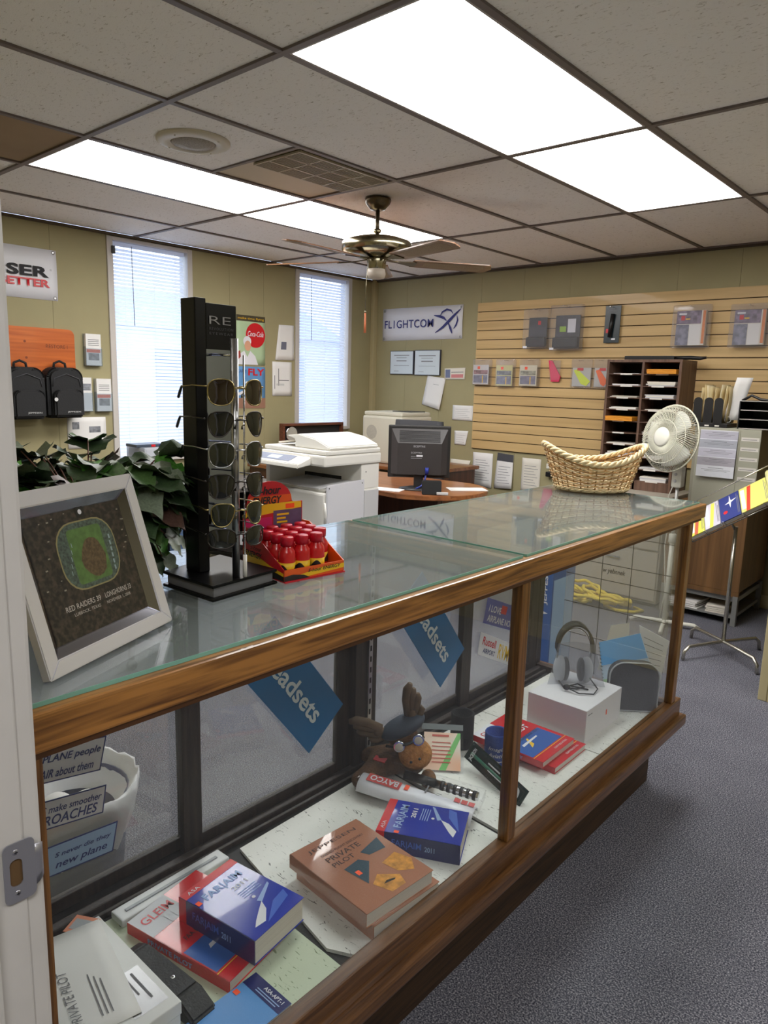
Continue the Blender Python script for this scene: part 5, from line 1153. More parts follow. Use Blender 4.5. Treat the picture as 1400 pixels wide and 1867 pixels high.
for col_, (xa, xb) in enumerate(((-SW+.018, -.008), (.008, SW-.018))):
    for k in range(10):
        z_ = .06+k*.0812; sh_ = box('slot_shelf', walnut, so, (xa, .004, z_), (xb, SD_, z_+.006)); patch('slot_label', lab_w, sh_, (xa+.05+rs.uniform(0, .04), .004, z_-.002), X3, Z3, .085, .010, .0012)
        if (col_, k) in ((1, 9), (0, 5)):
            e = thing('manila_envelopes', 'orange envelopes stacked in the sorter '+('top right slot' if col_ else 'middle left slot'), 'envelope', ((xa+xb)/2-2.005+(.01 if col_ else -.01), 4.9+.1, .7355+z_+.0065), group='orange envelopes in the mail sorter')
            for q in range(3): box('envelope', envo, e, (-.10+rs.uniform(0, .006), -.13, q*.0105), (.10, .1, q*.0105+.0095), .002)
        elif rs.random() < .82:
            e = thing('paper_stack', '%s-slot papers in the %s column of the mail sorter, counted up from its base' % (('lowest', 'second', 'third', 'fourth', 'fifth', 'sixth', 'seventh', 'eighth', 'ninth', 'top')[k], ('outlet-side', 'fan-side')[col_]), 'paper', ((xa+xb)/2-2.005, 5.0, .7355+z_+.0065), group='papers in the mail sorter slots')
            n = rs.randint(1, 4); hh = rs.uniform(.003, .009)
            for q in range(n): box('sheets', (paper, paper2, mat('paper_grey', (200, 200, 204), .8))[rs.randint(0, 2)], e, (-.10+rs.uniform(0, .02), -.09-rs.uniform(0, .01), q*hh), (.095+rs.uniform(0, .006), .12, (q+.9)*hh))
hp_ = thing('hole_punch', 'long black stapler bar lying on top of the mail sorter', 'office tool', (-1.94, 5.02, .7355+SH+.0185), math.radians(3)); MB().box((-.24, -.03, 0), (.1, .03, .028), .006).build('body', blackp, hp_); MB().tube([(.1, 0, .014), (.2, 0, .016), (.26, 0, .012), (.3, 0, .016)], [.014, .013, .012, .008], 8).build('handle', blackp, hp_)

# brown cabinet on a grey metal frame with the tall organiser on it
cabw = wood('cabinet_brown', (98, 68, 36), (126, 90, 52), 'Z', .5, .1, .25); fg = mat('frame_grey_metal', (140, 140, 138), .45, .3)
bc2 = thing('brown_cabinet', 'brown wooden cabinet on a grey metal leg frame', 'cabinet', (-1.395, 4.9, 0))
box('body', cabw, bc2, (-.25, -.27, .215), (.22, .28, .70), .003); box('top', cabw, bc2, (-.255, -.28, .70), (.225, .285, .718), .002); box('bottom_rail', cabw, bc2, (-.25, -.273, .185), (.22, -.255, .215))
for xx, yy in ((-.25, -.275), (.19, -.275), (-.25, .25), (.19, .25)): box('leg', fg, bc2, (xx, yy, 0), (xx+.03, yy+.03, .19), .002)
for yy in (-.25, .262): box('cross_bar', fg, bc2, (-.22, yy, .15), (.19, yy+.01, .18))
box('side_bar', fg, bc2, (.195, -.245, .15), (.21, .25, .18)); box('side_bar', fg, bc2, (.195, -.245, .05), (.21, .25, .07)); box('low_shelf', fg, bc2, (-.22, -.26, .045), (.19, .25, .055))
for k, (nm, dx, w_, c) in enumerate((('white folded papers on the low shelf of the brown cabinet', -.1, .1, paper), ('crumpled printouts on the low shelf beside the cabinet leg', .08, .07, paper2))):
    q = thing('shelf_papers', nm, 'paper', (-1.395+dx, 4.75, .0555), rs.uniform(-.2, .2))
    for j in range(4): box('sheet', c, q, (-w_+rs.uniform(0, .02), -.1, j*.012), (w_-rs.uniform(0, .02), .1, j*.012+.008+rs.uniform(0, .003)), .001)
og = thing('card_index_panel', 'grey upright index panel with overlapping clear pockets', 'organiser', (-1.355, 4.66, .7185)); sage = mat('panel_sage', (168, 166, 148), .6); pk_ = mat('pocket_grey', (198, 198, 208), .3, var=.04, scale=20)
box('panel', sage, og, (-.17, 0, 0), (.195, .3, .49), .003); box('panel_side', mat('panel_side_sage', (150, 146, 130), .6), og, (-.195, .02, 0), (-.171, .3, .49), .002); box('divider', mat('divider_sage', (140, 138, 120), .6), og, (.078, -.0015, .01), (.081, 0, .48))
for k in range(5):
    zt_ = .475-k*.054; p_ = MB().prism([(-.15, -.003, zt_-.07), (.07, -.003, zt_-.07), (.07, -.003-.0, zt_), (-.15, -.003, zt_)], (0, -.0015, 0), Matrix.Translation((0, -.004*k-.001, 0))).build('pocket', mat('pocket_%d' % k, ((186, 184, 196), (172, 174, 184), (196, 194, 206), (168, 164, 172), (222, 224, 230))[k], .3, var=.04, scale=20), og); box('pocket_edge', mat('pocket_edge_white', (228, 230, 236), .3), p_, (-.15, -.0062-.004*k, zt_-.004), (.07, -.0052-.004*k, zt_))
    lines('pocket_print', grey_ink, p_, (-.12, -.0055-.004*k, zt_-.03), X3, Z3, [(.04, .13, .014, .0025), (0, .17, .004, .0018), (.02, .15, -.004, .0018)]); patch('index_strip', mat('strip_white', (216, 212, 204), .5), og, (.088, 0, .42-k*.06), X3, Z3, .1, .022, .002); lines('strip_print', grey_ink, og, (.095, -.0025, .428-k*.06), X3, Z3, [(0, .08, 0, .003)])
tyb = mat('tray_black', (26, 25, 26), .4)
fh = thing('file_holder', 'black wire file holder full of manila folders on the index panel', 'file holder', (-1.48, 4.75, 1.2088)); box('base', tyb, fh, (-.07, -.08, 0), (.12, .12, .025), .002)
for k, xx in enumerate((-.065, .0, .06)):
    MB().prism([(xx+a-.0, -.075-.004*k, b_+.02) for a, b_ in rtop(.052, .16, .024)], (0, .003, 0)).build('divider', tyb, fh); patch('divider_tag', lab_w, fh, (xx-.012, -.0802, .006), X3, Z3, .026, .008, .001)
man = [mat('manila_a', (220, 204, 160), .7), mat('manila_b', (206, 186, 140), .7), mat('manila_c', (226, 214, 180), .7)]
for k in range(8):
    xx = -.085+k*.024; t = thing('manila_folder', 'manila folder in black file holder, %s counting away from the mail sorter' % ('first', 'second', 'third', 'fourth', 'fifth', 'sixth', 'seventh', 'eighth')[k], 'folder', (-1.48+xx, 4.83, 1.2343), group='manila folders in the file holder'); h_ = .215+.02*((k*3) % 4)/3
    MB().grid(lambda u, v: Vector((.012*math.sin(v*2+k)*v+.003*u, (u-.5)*.15, v*h_)), 3, 5).build('sheet', man[k % 3], t, thick=.003)
wp = thing('white_brochure', 'white brochure sticking up from the manila folders', 'paper', (-1.385, 4.80, 1.2343), math.radians(10)); MB().grid(lambda u, v: Vector(((u-.5)*.09+.06*v, .01*math.sin(v*3), .02+v*.26)), 3, 6).build('sheet', paper, wp, thick=.001); MB().tube([(-.01+.018*math.cos(a*PI/8), -.02, .022+.018*math.sin(a*PI/8)) for a in range(16)], .003, 6, True).build('rolled_end', paper, wp)
lt2 = thing('letter_tray', 'black stacked letter tray with pale shelf edges', 'letter tray', (-1.175, 4.76, 1.2088)); 
for xx in (-.125, .15): box('side', tyb, lt2, (xx-.004, -.09, 0), (xx+.004, .2, .165), .002)
for k in range(4): sh_ = box('shelf', tyb, lt2, (-.12, -.085, .002+k*.054), (.146, .2, .007+k*.054)); box('shelf_edge', mat('edge_pale', (190, 186, 176), .4), sh_, (-.12, -.088, .002+k*.054), (.146, -.085, .0065+k*.054))
box('back', tyb, lt2, (-.125, .195, 0), (.15, .2, .165)); MB().tube([(-.12, -.07, .168), (-.07, -.07, .2), (-.02, -.07, .178), (.03, -.07, .172), (.08, -.07, .2), (.14, -.07, .19)], .008, 8).build('wave_rail', tyb, lt2)

# pedestal fan
pfn = thing('pedestal_fan', 'white pedestal fan with round wire guard', 'fan', (-1.50, 4.33, 0)); fw_ = mat('fan_white', (222, 220, 208), .4); fgm = mat('fan_guard', (212, 210, 192), .4)
for a in (15, 105): c_, s_ = math.cos(math.radians(a)), math.sin(math.radians(a)); MB().tube([(-.2*c_, -.2*s_, .012), (-.17*c_, -.17*s_, .03), (.17*c_, .17*s_, .03), (.2*c_, .2*s_, .012)], .012, 8).build('base_leg', fw_, pfn)
MB().cyl((0, 0, .03), (0, 0, .55), .014, n=12).build('lower_pole', fw_, pfn); MB().cyl((0, 0, .55), (0, 0, .92), .010, n=12).build('upper_pole', mat('pole_grey', (190, 190, 186), .3, .3), pfn); MB().lathe([(.014, .52), (.022, .525), (.022, .575), (.014, .58)], n=14).build('pole_collar', fw_, pfn); MB().box((-.03, -.035, .86), (.03, .03, .985), .012).build('control_box', fw_, pfn)
for k in range(2): MB().sphere((-.005, -.036, .90+k*.04), (.009, .006, .009), 6).build('knob', pw2, pfn)
MB().tube([(-.025, 0, .87), (-.05, .005, .8), (-.03, .01, .7), (-.045, .01, .5), (-.02, .02, .2), (-.05, .05, .01)], .0035, 6).build('cord', fw_, pfn)
nf = Vector((-.36, -.92, .14)).normalized(); hc = Vector((-.035, -.09, 1.15)); xf = nf.cross(Z3).normalized(); yf_ = xf.cross(nf); Mfan = Matrix((xf, yf_, nf)).transposed().to_4x4(); Mfan.translation = hc
RF = .193
def guard(prof, nm, nw, m):
    b = MB()
    for k in range(nw):
        a = 2*PI*k/nw; pts = []
        for r, z in prof: aa = a+(r/RF)*.5; pts.append(Mfan @ Vector((r*math.cos(aa), r*math.sin(aa), z)))
        b.tube(pts, .0019, 5)
    o = b.build(nm, m, pfn); return o
guard([(.05, .075), (.09, .073), (.14, .062), (.175, .04), (RF, .0)], 'front_guard', 88, fgm); guard([(.05, -.06), (.1, -.058), (.15, -.045), (.18, -.025), (RF, 0)], 'rear_guard', 60, fgm)
for r, z, w_ in ((RF, 0, .005), (.15, .058, .0022), (.102, .072, .002)): MB().tube([Mfan @ Vector((r*math.cos(2*PI*k/48), r*math.sin(2*PI*k/48), z)) for k in range(48)], w_, 6, True).build('guard_ring', fgm, pfn)
MB().lathe([(.056, .07), (.056, .078), (.045, .084), (0, .086)], n=28, m=Mfan).build('centre_badge', fw_, pfn); MB().lathe([(.035, -.02), (.04, .02), (.02, .04), (0, .042)], n=20, m=Mfan).build('blade_hub', fw_, pfn); MB().lathe([(.052, -.06), (.058, -.075), (.055, -.15), (.035, -.175), (0, -.18)], n=24, m=Mfan).build('motor_housing', fw_, pfn)
for k in range(3):
    a = 2*PI*k/3
    MB().grid(lambda u, v: Mfan @ Vector(((.035+.13*u)*math.cos(a+(v-.5)*1.5*(1-.25*u)), (.035+.13*u)*math.sin(a+(v-.5)*1.5*(1-.25*u)), (v-.5)*.045)), 6, 6).build('blade', mat('blade_pale', (214, 214, 208), .3), pfn, thick=.002)
MB().tube([Mfan @ Vector((0, 0, -.1)), Vector((0, -.01, 1.04)), Vector((0, 0, .98))], .018, 10).build('neck', fw_, pfn)

# magazine rack on a chrome stand
mr = thing('magazine_rack', 'chrome wire magazine rack on a crossed tube base', 'magazine rack', (-1.08, 4.06, 0)); tubm = mat('rack_tube', (188, 184, 172), .25, .9)
for a in (62, -36):
    c_, s_ = math.cos(math.radians(a)), math.sin(math.radians(a)); MB().tube([(-.27*c_, -.27*s_, .006), (-.265*c_, -.265*s_, .05), (-.235*c_, -.235*s_, .075), (0, 0, .08), (.235*c_, .235*s_, .075), (.265*c_, .265*s_, .05), (.27*c_, .27*s_, .006)], .0095, 10).build('base_tube', tubm, mr)
MB().cyl((0, 0, .08), (0, 0, .72), .011, n=12).build('pole', tubm, mr)
A0 = Vector((-1.262, 3.96, .622)) - mr.location; sl = math.radians(34.5); ud = Vector((math.cos(sl), 0, math.sin(sl))); vd = Vector((-.28, .76, .585)); vd = (vd-ud*vd.dot(ud)).normalized(); nn = ud.cross(vd); Lr, Wr = .56, .2
def rk(u, v, n=0): return A0+ud*u+vd*v+nn*n
MB().tube([rk(0, 0), rk(Lr, 0), rk(Lr, Wr), rk(0, Wr)], .0035, 6, True).build('shelf_wire', tubm, mr)
MB().tube([rk(0, 0), rk(0, 0, .05), rk(0, Wr, .05), rk(0, Wr)], .003, 6).build('end_wire', tubm, mr); MB().tube([rk(0, Wr, .0), rk(0, Wr, .08), rk(Lr, Wr, .08), rk(Lr, Wr)], .003, 6).build('back_wire', tubm, mr)
for u in (.09, .2, .31, .42, .53): MB().tube([rk(u, Wr, .0), rk(u, 0), rk(u, -.004, .04)], .0022, 6).build('divider_wire', tubm, mr)
MB().tube([(0, 0, .70), rk(.2, .1, -.006), rk(.36, .1, -.006)], .009, 8).build('head_bracket', tubm, mr)
mag = [('yellow flight magazine, lowest on the sloping chrome rack', (222, 222, 84), (196, 90, 60), .006, .084), ('white and lilac flight magazine on the sloping chrome rack', (206, 200, 214), (226, 220, 90), .095, .085), ('navy flight magazine with white airplane on the chrome rack', (44, 58, 130), (232, 232, 238), .185, .11), ('yellow and white newspaper with red stripe on the chrome rack', (228, 224, 120), (214, 64, 44), .30, .145)]
for k, (lb, c1, c2, u0, w_) in enumerate(mag):
    t = thing('magazine', lb, 'magazine', mr.location+rk(u0, .008, .0045), group='magazines in the chrome rack'); m1 = mat('magazine_cover_%d' % k, c1, .3, coat=.3); m2 = mat('magazine_accent_%d' % k, c2, .4); h_ = .185
    for q in range(4):
        o = nn*(.0062*q)
        MB().prism([o, o+ud*w_, o+ud*w_+vd*h_, o+vd*h_], nn*.0058).build('issue', m1 if q == 3 else mat('magazine_pages', (214, 210, 204), .5), t)
    o = nn*.0246
    if k == 2: shape('airplane_picture', m2, t, o, ud, vd, [(.03, .12), (.055, .132), (.06, .18), (.066, .135), (.1, .14), (.066, .120), (.06, .08), (.054, .117)], .0004); disc('red_dot', red, t, o+ud*.03+vd*.06, ud, vd, .012)
    else: shape('cover_stripe', m2, t, o, ud, vd, [(.025, .0), (.045, .0), (.065, .18), (.045, .18)], .0004); patch('cover_title', stk_w, t, o+ud*.005+vd*.02, ud, vd, .022, .15, .0004)
    lines('cover_print', grey_ink, t, o+ud*(w_-.014)+vd*.02, ud, vd, [(0, .003, .0, .15), (.007, .010, 0, .13)])
nr = thing('rolled_newspaper', 'rolled pale yellow newspaper at the top of the chrome rack', 'newspaper', mr.location+rk(.478, .008, .033), group='magazines in the chrome rack'); MB().cyl((0, 0, 0), vd*.19, .028, .026, n=20).build('roll', mat('newsprint_yellow', (226, 222, 160), .7, var=.15, scale=30), nr); MB().tube([(.02*math.cos(a*.5)*(1-a/30), -.001, .02*math.sin(a*.5)*(1-a/30)) for a in range(24)], .0012, 5).build('rolled_edge', paper, nr)

# things seen through the end glass
jx = thing('blue_carton', 'tall narrow blue box with white lettering standing beyond the counter end', 'box', (-1.57, 3.05, 0)); bxm = mat('carton_blue', (30, 84, 156), .4); 
box('body', bxm, jx, (-.032, -.11, 0), (.032, .11, .67), .003); text('JEPPESEN', stk_w, jx, (.012, -.1106, .42), Z3, -X3, .2, .026, bold=.02); MB().poly([(-.02, -.1112, .37), (.016, -.1112, .38), (-.02, -.1112, .39), (-.008, -.1112, .38)]).build('emblem', stk_w, jx); patch('side_panel', mat('carton_light_blue', (150, 184, 220), .4), jx, (.032, -.1, .04), Y3, Z3, .2, .5)
rp = thing('rope_coil', 'yellow rope coiled loosely on the carpet beyond the counter', 'rope', (-2.03, 4.44, 0)); ym = mat('rope_yellow', (226, 200, 60), .7, var=.2, scale=80); rr_ = random.Random(4)
for k in range(11):
    cx_, cy_ = rr_.uniform(-.17, .15), rr_.uniform(-.04, .05); ra, rb = rr_.uniform(.07, .15), rr_.uniform(.05, .1); ph = rr_.uniform(0, 6); tl = rr_.uniform(-.5, .5)
    MB().tube([(cx_+ra*math.cos(a*PI/14), cy_+rb*math.sin(a*PI/14)*.8, .013+.006*k+.05*(1+math.sin(a*PI/14+ph))*abs(tl)+.012*math.sin(a*PI/5+ph)**2) for a in range(28)], .0105, 7, True).build('loop', ym, rp)
MB().tube([(.1, -.02, .012), (.2, -.06, .012), (.3, -.02, .012), (.33, .05, .012), (.26, .08, .012)], .0105, 7).build('loose_end', ym, rp)

# ================================================================ WALL GRAPHICS
def on_back(name, lab, cat, u, z, group=None): return thing(name, lab, cat, (u, YF, z), 0, group)
def on_left(name, lab, cat, u, z, group=None): return thing(name, lab, cat, (XL, u, z), math.radians(90), group)
ban = mat('banner_vinyl', (222, 222, 228), .45, bump=.1, bscale=4); navy2 = mat('banner_navy', (52, 54, 120), .5)
def grommets(t, pts):
    for a, b_ in pts: MB().lathe([(.004, 0), (.011, 0), (.011, .003), (.005, .004)], n=14, m=Matrix.Translation((a, -.003, b_)) @ Matrix.Rotation(PI/2, 4, 'X')).build('grommet', steel, t)
f1 = on_back('vinyl_banner', 'white vinyl banner with navy lettering and winged swoosh on back wall', 'banner', -4.66, 1.815)
MB().grid(lambda u, v: Vector((u*.92, -.003-.004*(1+math.sin(u*7))*math.sin(v*PI), v*.29+u*.004*(1-v))), 16, 4).build('vinyl', ban, f1, thick=.001); grommets(f1, ((.02, .02), (.9, .02), (.02, .27), (.9, .27)))
text('FL1GHTCOM', navy2, f1, (.03, -.0125, .11), X3, Z3, .575, .072, bold=.012, spacing=1.05)
o = Vector((.63, -.0125, .05))
def swoosh(pts, wd):
    b = MB(); L1 = []; L2 = []
    for i, (a, c) in enumerate(pts):
        p = Vector((a, 0, c)); q = Vector((*pts[min(i+1, len(pts)-1)],)) - Vector((*pts[max(i-1, 0)],)); nrm = Vector((-q.y, q.x)).normalized(); w_ = wd*math.sin(PI*(i+.35)/(len(pts)-.3))
        L1.append(b.bm.verts.new(o+p+Vector((nrm.x, 0, nrm.y))*w_)); L2.append(b.bm.verts.new(o+p-Vector((nrm.x, 0, nrm.y))*w_))
    for i in range(len(pts)-1): b.bm.faces.new((L1[i], L1[i+1], L2[i+1], L2[i]))
    b.build('emblem', navy2, f1)
swoosh([(.0, .01), (.08, .055), (.15, .11), (.21, .16), (.27, .205)], .013); swoosh([(.045, .145), (.07, .185), (.12, .205), (.165, .195), (.19, .165)], .009); swoosh([(-.02, .16), (.04, .15), (.09, .135), (.12, .11)], .012); swoosh([(.14, .09), (.165, .045), (.185, .0)], .012); swoosh([(.23, .15), (.24, .11), (.225, .07), (.2, .04)], .009)
f2 = on_left('vinyl_banner', 'white vinyl banner with bold black and red words on window wall', 'banner', 1.55, 1.885)
MB().grid(lambda u, v: Vector((u*.63, -.003-.004*(1+math.sin(u*6+1))*math.sin(v*PI), v*.31)), 14, 4).build('vinyl', ban, f2, thick=.001); grommets(f2, ((.612, .015), (.612, .295), (.02, .295), (.02, .015)))
text('SER', ink, f2, (.32, -.0125, .135), X3, Z3, .258, .066, bold=.035); text('BETTER', red, f2, (.27, -.0125, .075), X3, Z3, .31, .048, bold=.03); text('®', grey_ink, f2, (.583, -.0125, .18), X3, Z3, .012, .012)

pq = on_left('wooden_plaque', 'orange-stained wooden plaque with rounded corners behind backpacks', 'plaque', 1.75, 1.36); plw = wood('plaque_wood', (176, 84, 30), (206, 108, 44), 'X', .35, .4, .4)
MB().prism([(a+.26, -.018, b_) for a, b_ in rrect(0, .175, .52, .35, .04)], (0, .018, 0), bev=.003).build('board', plw, pq); text('RESTORE I', mat('plaque_engraving', (110, 60, 30), .7), pq, (.33, -.0185, .225), X3, Z3, .14, .024)
for a, b_ in ((.2, .26), (.205, .16)): disc('knot', mat('plaque_knot', (130, 58, 22), .6), pq, (a, -.018, b_), X3, Z3, .008)
bgm = mat('bag_black', (24, 24, 26), .75, bump=.3, bscale=150); tagw = mat('bag_tag', (200, 200, 200), .5)
def backpack(u, z, lab):
    t = on_left('backpack', lab, 'backpack', u, z, 'black backpacks hung on the plaque')
    MB().prism([(a, -.15, b_) for a, b_ in rtop(.235, .32, .07)], (0, .13, 0), bev=.02).build('body', bgm, t); MB().prism([(a, -.19, b_+.01) for a, b_ in rtop(.19, .17, .04)], (0, .045, 0), bev=.012).build('pocket', bgm, t)
    MB().tube([(-.04, -.06, .31), (-.035, -.06, .345), (0, -.06, .36), (.035, -.06, .345), (.04, -.06, .31)], .008, 8).build('handle', bgm, t); text('JEPPESEN', tagw, t, (-.02, -.1915, .035), X3, Z3, .085, .012); MB().tube([(-.09, -.152, .2), (-.08, -.153, .25), (0, -.154, .28), (.08, -.153, .25), (.09, -.152, .2)], .003, 6).build('zip', mat('zip_grey', (60, 60, 64), .5), t)
backpack(2.142, 1.145, 'black backpack hanging at the plaque corner'); bp2 = backpack(1.895, 1.14, 'black backpack hanging next to the door frame')
disc('bag_badge', tagw, [o for o in bpy.data.objects if o.name.startswith('backpack') and o.parent is None][0], (-.09, -.193, .12), X3, Z3, .012)
lhm = glass('clear_holder', (240, 244, 248), .05, 1.4, .1)
def holder(u, z, w_, h_, lab, pic):
    t = on_left('brochure_holder', lab, 'brochure holder', u, z, 'wall brochure holders')
    box('back_plate', lhm, t, (-w_/2, -.004, 0), (w_/2, 0, h_)); box('pocket', lhm, t, (-w_/2, -.04, 0), (w_/2, -.037, h_*.55)); box('pocket_side', lhm, t, (-w_/2, -.037, 0), (-w_/2+.003, -.004, h_*.6)); box('pocket_side', lhm, t, (w_/2-.003, -.037, 0), (w_/2, -.004, h_*.6)); box('pocket_floor', lhm, t, (-w_/2, -.037, 0), (w_/2, -.004, .003))
    br = thing('brochure', 'printed leaflets in '+lab.replace('clear ', 'the '), 'brochure', (XL, u, z), math.radians(90), 'leaflets in wall holders')
    box('leaflets', paper, br, (-w_/2+.005, -.034, .004), (w_/2-.005, -.006, h_), .001); lines('print', grey_ink, br, (-w_/2+.02, -.0345, h_*.62), X3, Z3, [(0, w_-.04, .04-.012*k, .004) for k in range(4)])
    if pic: patch('red_bar', mat('leaflet_red', (214, 96, 76), .5), br, (-w_/2+.008, -.034, h_*.42), X3, Z3, w_-.02, h_*.1); patch('picture', mat('leaflet_grey', (130, 132, 138), .5, var=.5, scale=40), br, (-w_/2+.02, -.034, h_*.18), X3, Z3, w_-.04, h_*.22)
    else: patch('picture', mat('leaflet_grey2', (150, 152, 160), .5, var=.4, scale=40), br, (-w_/2+.01, -.034, h_*.62), X3, Z3, w_-.02, h_*.2)
holder(2.39, 1.483, .115, .21, 'clear holder high on the wall beside the window', True); holder(2.315, 1.18, .11, .225, 'clear holder low beside the backpack', False); holder(2.452, 1.178, .115, .222, 'clear holder low beside the window frame', True)

def sheet(wall, name, lab, pts, m, prints=None, thick=.001, curl=.004, cat='paper', group=None):
    """pts: four (u, z) corners, counter-clockwise from lower-left"""
    c = sum(p[0] for p in pts)/4; lo = min(p[1] for p in pts); t = (on_back if wall == 'B' else on_left)(name, lab, cat, c, lo, group)
    q = [(a-c, 0, b_-lo) for a, b_ in pts]
    MB().grid(lambda u, v: quadmix(q, u, v)+Vector((0, -.003-curl*(1-v)*(.3+u), 0)), 6, 6).build('sheet', m, t, thick=thick)
    for k, (u0, v0, u1, v1, mm) in enumerate(prints or []):
        MB().grid(lambda u, v: quadmix(q, u0+(u1-u0)*u, v0+(v1-v0)*v)+Vector((0, -.0042-curl*(1-(v0+(v1-v0)*v))*(.3+(u0+(u1-u0)*u)), 0)), 3, 3).build('print', mm, t)
    return t
def rows_(n=6, v0=.2, v1=.85): return [(.14, v0+(v1-v0)*k/n, .86-.1*(k % 3), v0+(v1-v0)*k/n+.012, grey_ink) for k in range(n)]
def R(x0, z0, x1, z1): return [(x0, z0), (x1, z0), (x1, z1), (x0, z1)]
pgr = mat('leaflet_grey', (130, 132, 138), .5)
sheet('L', 'drawing_sheet', 'white sheet with small drawings under the brochure holders', R(2.2, .93, 2.47, 1.14), paper, [(.12, .62, .3, .85, pgr), (.55, .5, .85, .7, pgr)])
sheet('L', 'posted_paper', 'white sheet with grey square posted beside the second window', [(3.985, 1.59), (4.19, 1.594), (4.188, 1.883), (4.025, 1.879)], paper, [(.25, .3, .55, .52, mat('print_slate', (110, 112, 128), .6))])
sheet('L', 'posted_paper', 'white sheet with a line diagram posted below another sheet', R(3.954, 1.293, 4.166, 1.576), paper, [(.3, .3, .33, .8, ink), (.3, .45, .85, .47, grey_ink), (.1, .2, .13, .6, grey_ink), (.2, .3, .6, .36, mat('paper_shade', (205, 205, 205), .8))])
# posters
ps = sheet('L', 'soda_poster', 'green tin poster with red soda disc and a smiling pilot', R(3.588, 1.54, 3.876, 1.927), mat('poster_green', (176, 200, 160), .5), [(0, .88, 1, 1, mat('poster_brown', (70, 62, 44), .6))], curl=.001, cat='poster'); zz_ = Vector((0, -.006, 0))
disc('red_disc', red, ps, (.045, -.006, .235), X3, Z3, .098); text('Coca-Cola', stk_w, ps, (-.035, -.007, .225), X3, Z3, .16, .042, shear=.3, bold=.01); text('make time flying', cardy, ps, (-.13, -.0065, .35), X3, Z3, .26, .022)
disc('cap', stk_w, ps, (-.04, -.0065, .185), X3, Z3, .04); disc('face', mat('poster_skin', (214, 160, 130), .6), ps, (-.035, -.007, .15), X3, Z3, .032, .0005, .04); shape('coat', stk_w, ps, (-.13, -.0068, .0), X3, Z3, [(0, 0), (.2, 0), (.17, .07), (.12, .11), (.09, .06), (.06, .11), (.01, .08)]); shape('collar', mat('poster_red_brown', (150, 60, 50), .6), ps, (-.14, -.0072, .03), X3, Z3, [(0, 0), (.035, .03), (.03, .08), (0, .07)])
p2 = sheet('L', 'flight_poster', 'blue travel poster with large red FLY lettering', R(3.585, 1.19, 3.877, 1.525), mat('poster_blue', (96, 146, 196), .5, var=.15, scale=3), [(0, 0, 1, .25, mat('poster_rust', (150, 110, 90), .6))], curl=.001, cat='poster'); text('FLY', red, p2, (-.03, -.006, .265), X3, Z3, .165, .055, bold=.03); text('EARLY', navy, p2, (-.13, -.006, .285), X3, Z3, .085, .025); shape('airplane', stk_w, p2, (-.14, -.006, .1), X3, Z3, [(.0, .0), (.12, .03), (.25, .06), (.27, .075), (.15, .07), (.1, .12), (.08, .11), (.1, .06), (.0, .02)])
# back wall papers
certp = mat('certificate_paper', (206, 216, 222), .5)
for lb, x0, x1, z0, z1 in (('pale framed certificate, left of the framed pair', -4.546, -4.264, 1.507, 1.722), ('pale framed certificate, right of the framed pair', -4.25, -3.958, 1.502, 1.727)):
    t = on_back('framed_certificate', lb, 'certificate', (x0+x1)/2, z0, 'framed certificates on the back wall'); w_, h_ = x1-x0, z1-z0
    box('backing', mat('cert_frame_dark', (60, 62, 74), .5), t, (-w_/2, -.018, 0), (w_/2, 0, h_), .002); patch('certificate', certp, t, (-w_/2+.006, -.018, .006), X3, Z3, w_-.012, h_-.012, .0006); lines('print', grey_ink, t, (-w_/2+.05, -.0192, .03), X3, Z3, [(0, w_-.1, .14, .006), (.03, w_-.13, .12, .004), (.03, w_-.13, .09, .008), (0, w_-.1, .05, .003), (0, .06, .0, .003)])
sheet('B', 'posted_paper', 'tilted blank white sheet pinned under the certificates', [(-4.155, 1.243), (-3.939, 1.202), (-3.898, 1.479), (-4.103, 1.5)], paper, [(.4, .75, .7, .76, grey_ink)], curl=.02)
sheet('B', 'info_card', 'small red and blue printed card pinned near the slat wall', [(-3.91, 1.47), (-3.691, 1.473), (-3.691, 1.573), (-3.915, 1.565)], paper2, [(.05, .15, .28, .9, mat('card_slate', (110, 120, 150), .6)), (.33, .15, .92, .45, mat('card_rose', (206, 130, 130), .6)), (.33, .6, .92, .66, grey_ink)])
sheet('B', 'posted_paper', 'landscape white notice pinned beside the slat wall', R(-3.808, 1.12, -3.59, 1.25), paper, rows_(5))
sheet('B', 'posted_paper', 'small torn white note above the desk papers', [(-3.771, .906), (-3.652, .905), (-3.63, 1.031), (-3.778, 1.026)], paper, rows_(4))
sheet('B', 'posted_paper', 'curled cream page hanging low beside the monitor', [(-3.81, .557), (-3.64, .566), (-3.592, .775), (-3.806, .775)], paper2, rows_(6), curl=.03)
sheet('B', 'posted_paper', 'white printed page hung directly below the slat wall corner', R(-3.567, .56, -3.362, .855), paper, rows_(9))
t5 = sheet('B', 'posted_paper', 'white page with dark banner heading hung below the slat wall', [(-3.335, .565), (-3.15, .58), (-3.159, .86), (-3.316, .87)], paper, rows_(7, .15, .7)+[(0, .78, 1, 1, mat('heading_dark', (70, 70, 76), .6))], curl=.02)
sheet('B', 'posted_paper', 'narrow white page hung beside the power outlet', R(-3.075, .57, -2.9, .848), paper2, rows_(8))
ol = on_back('wall_outlet', 'white wall outlet plate with a dark plug below the slat wall', 'outlet', -2.8, .72); box('plate', white, ol, (-.05, -.006, .06), (.05, 0, .1), .002); box('plug', blackp, ol, (-.03, -.05, 0), (.05, 0, .04), .006)

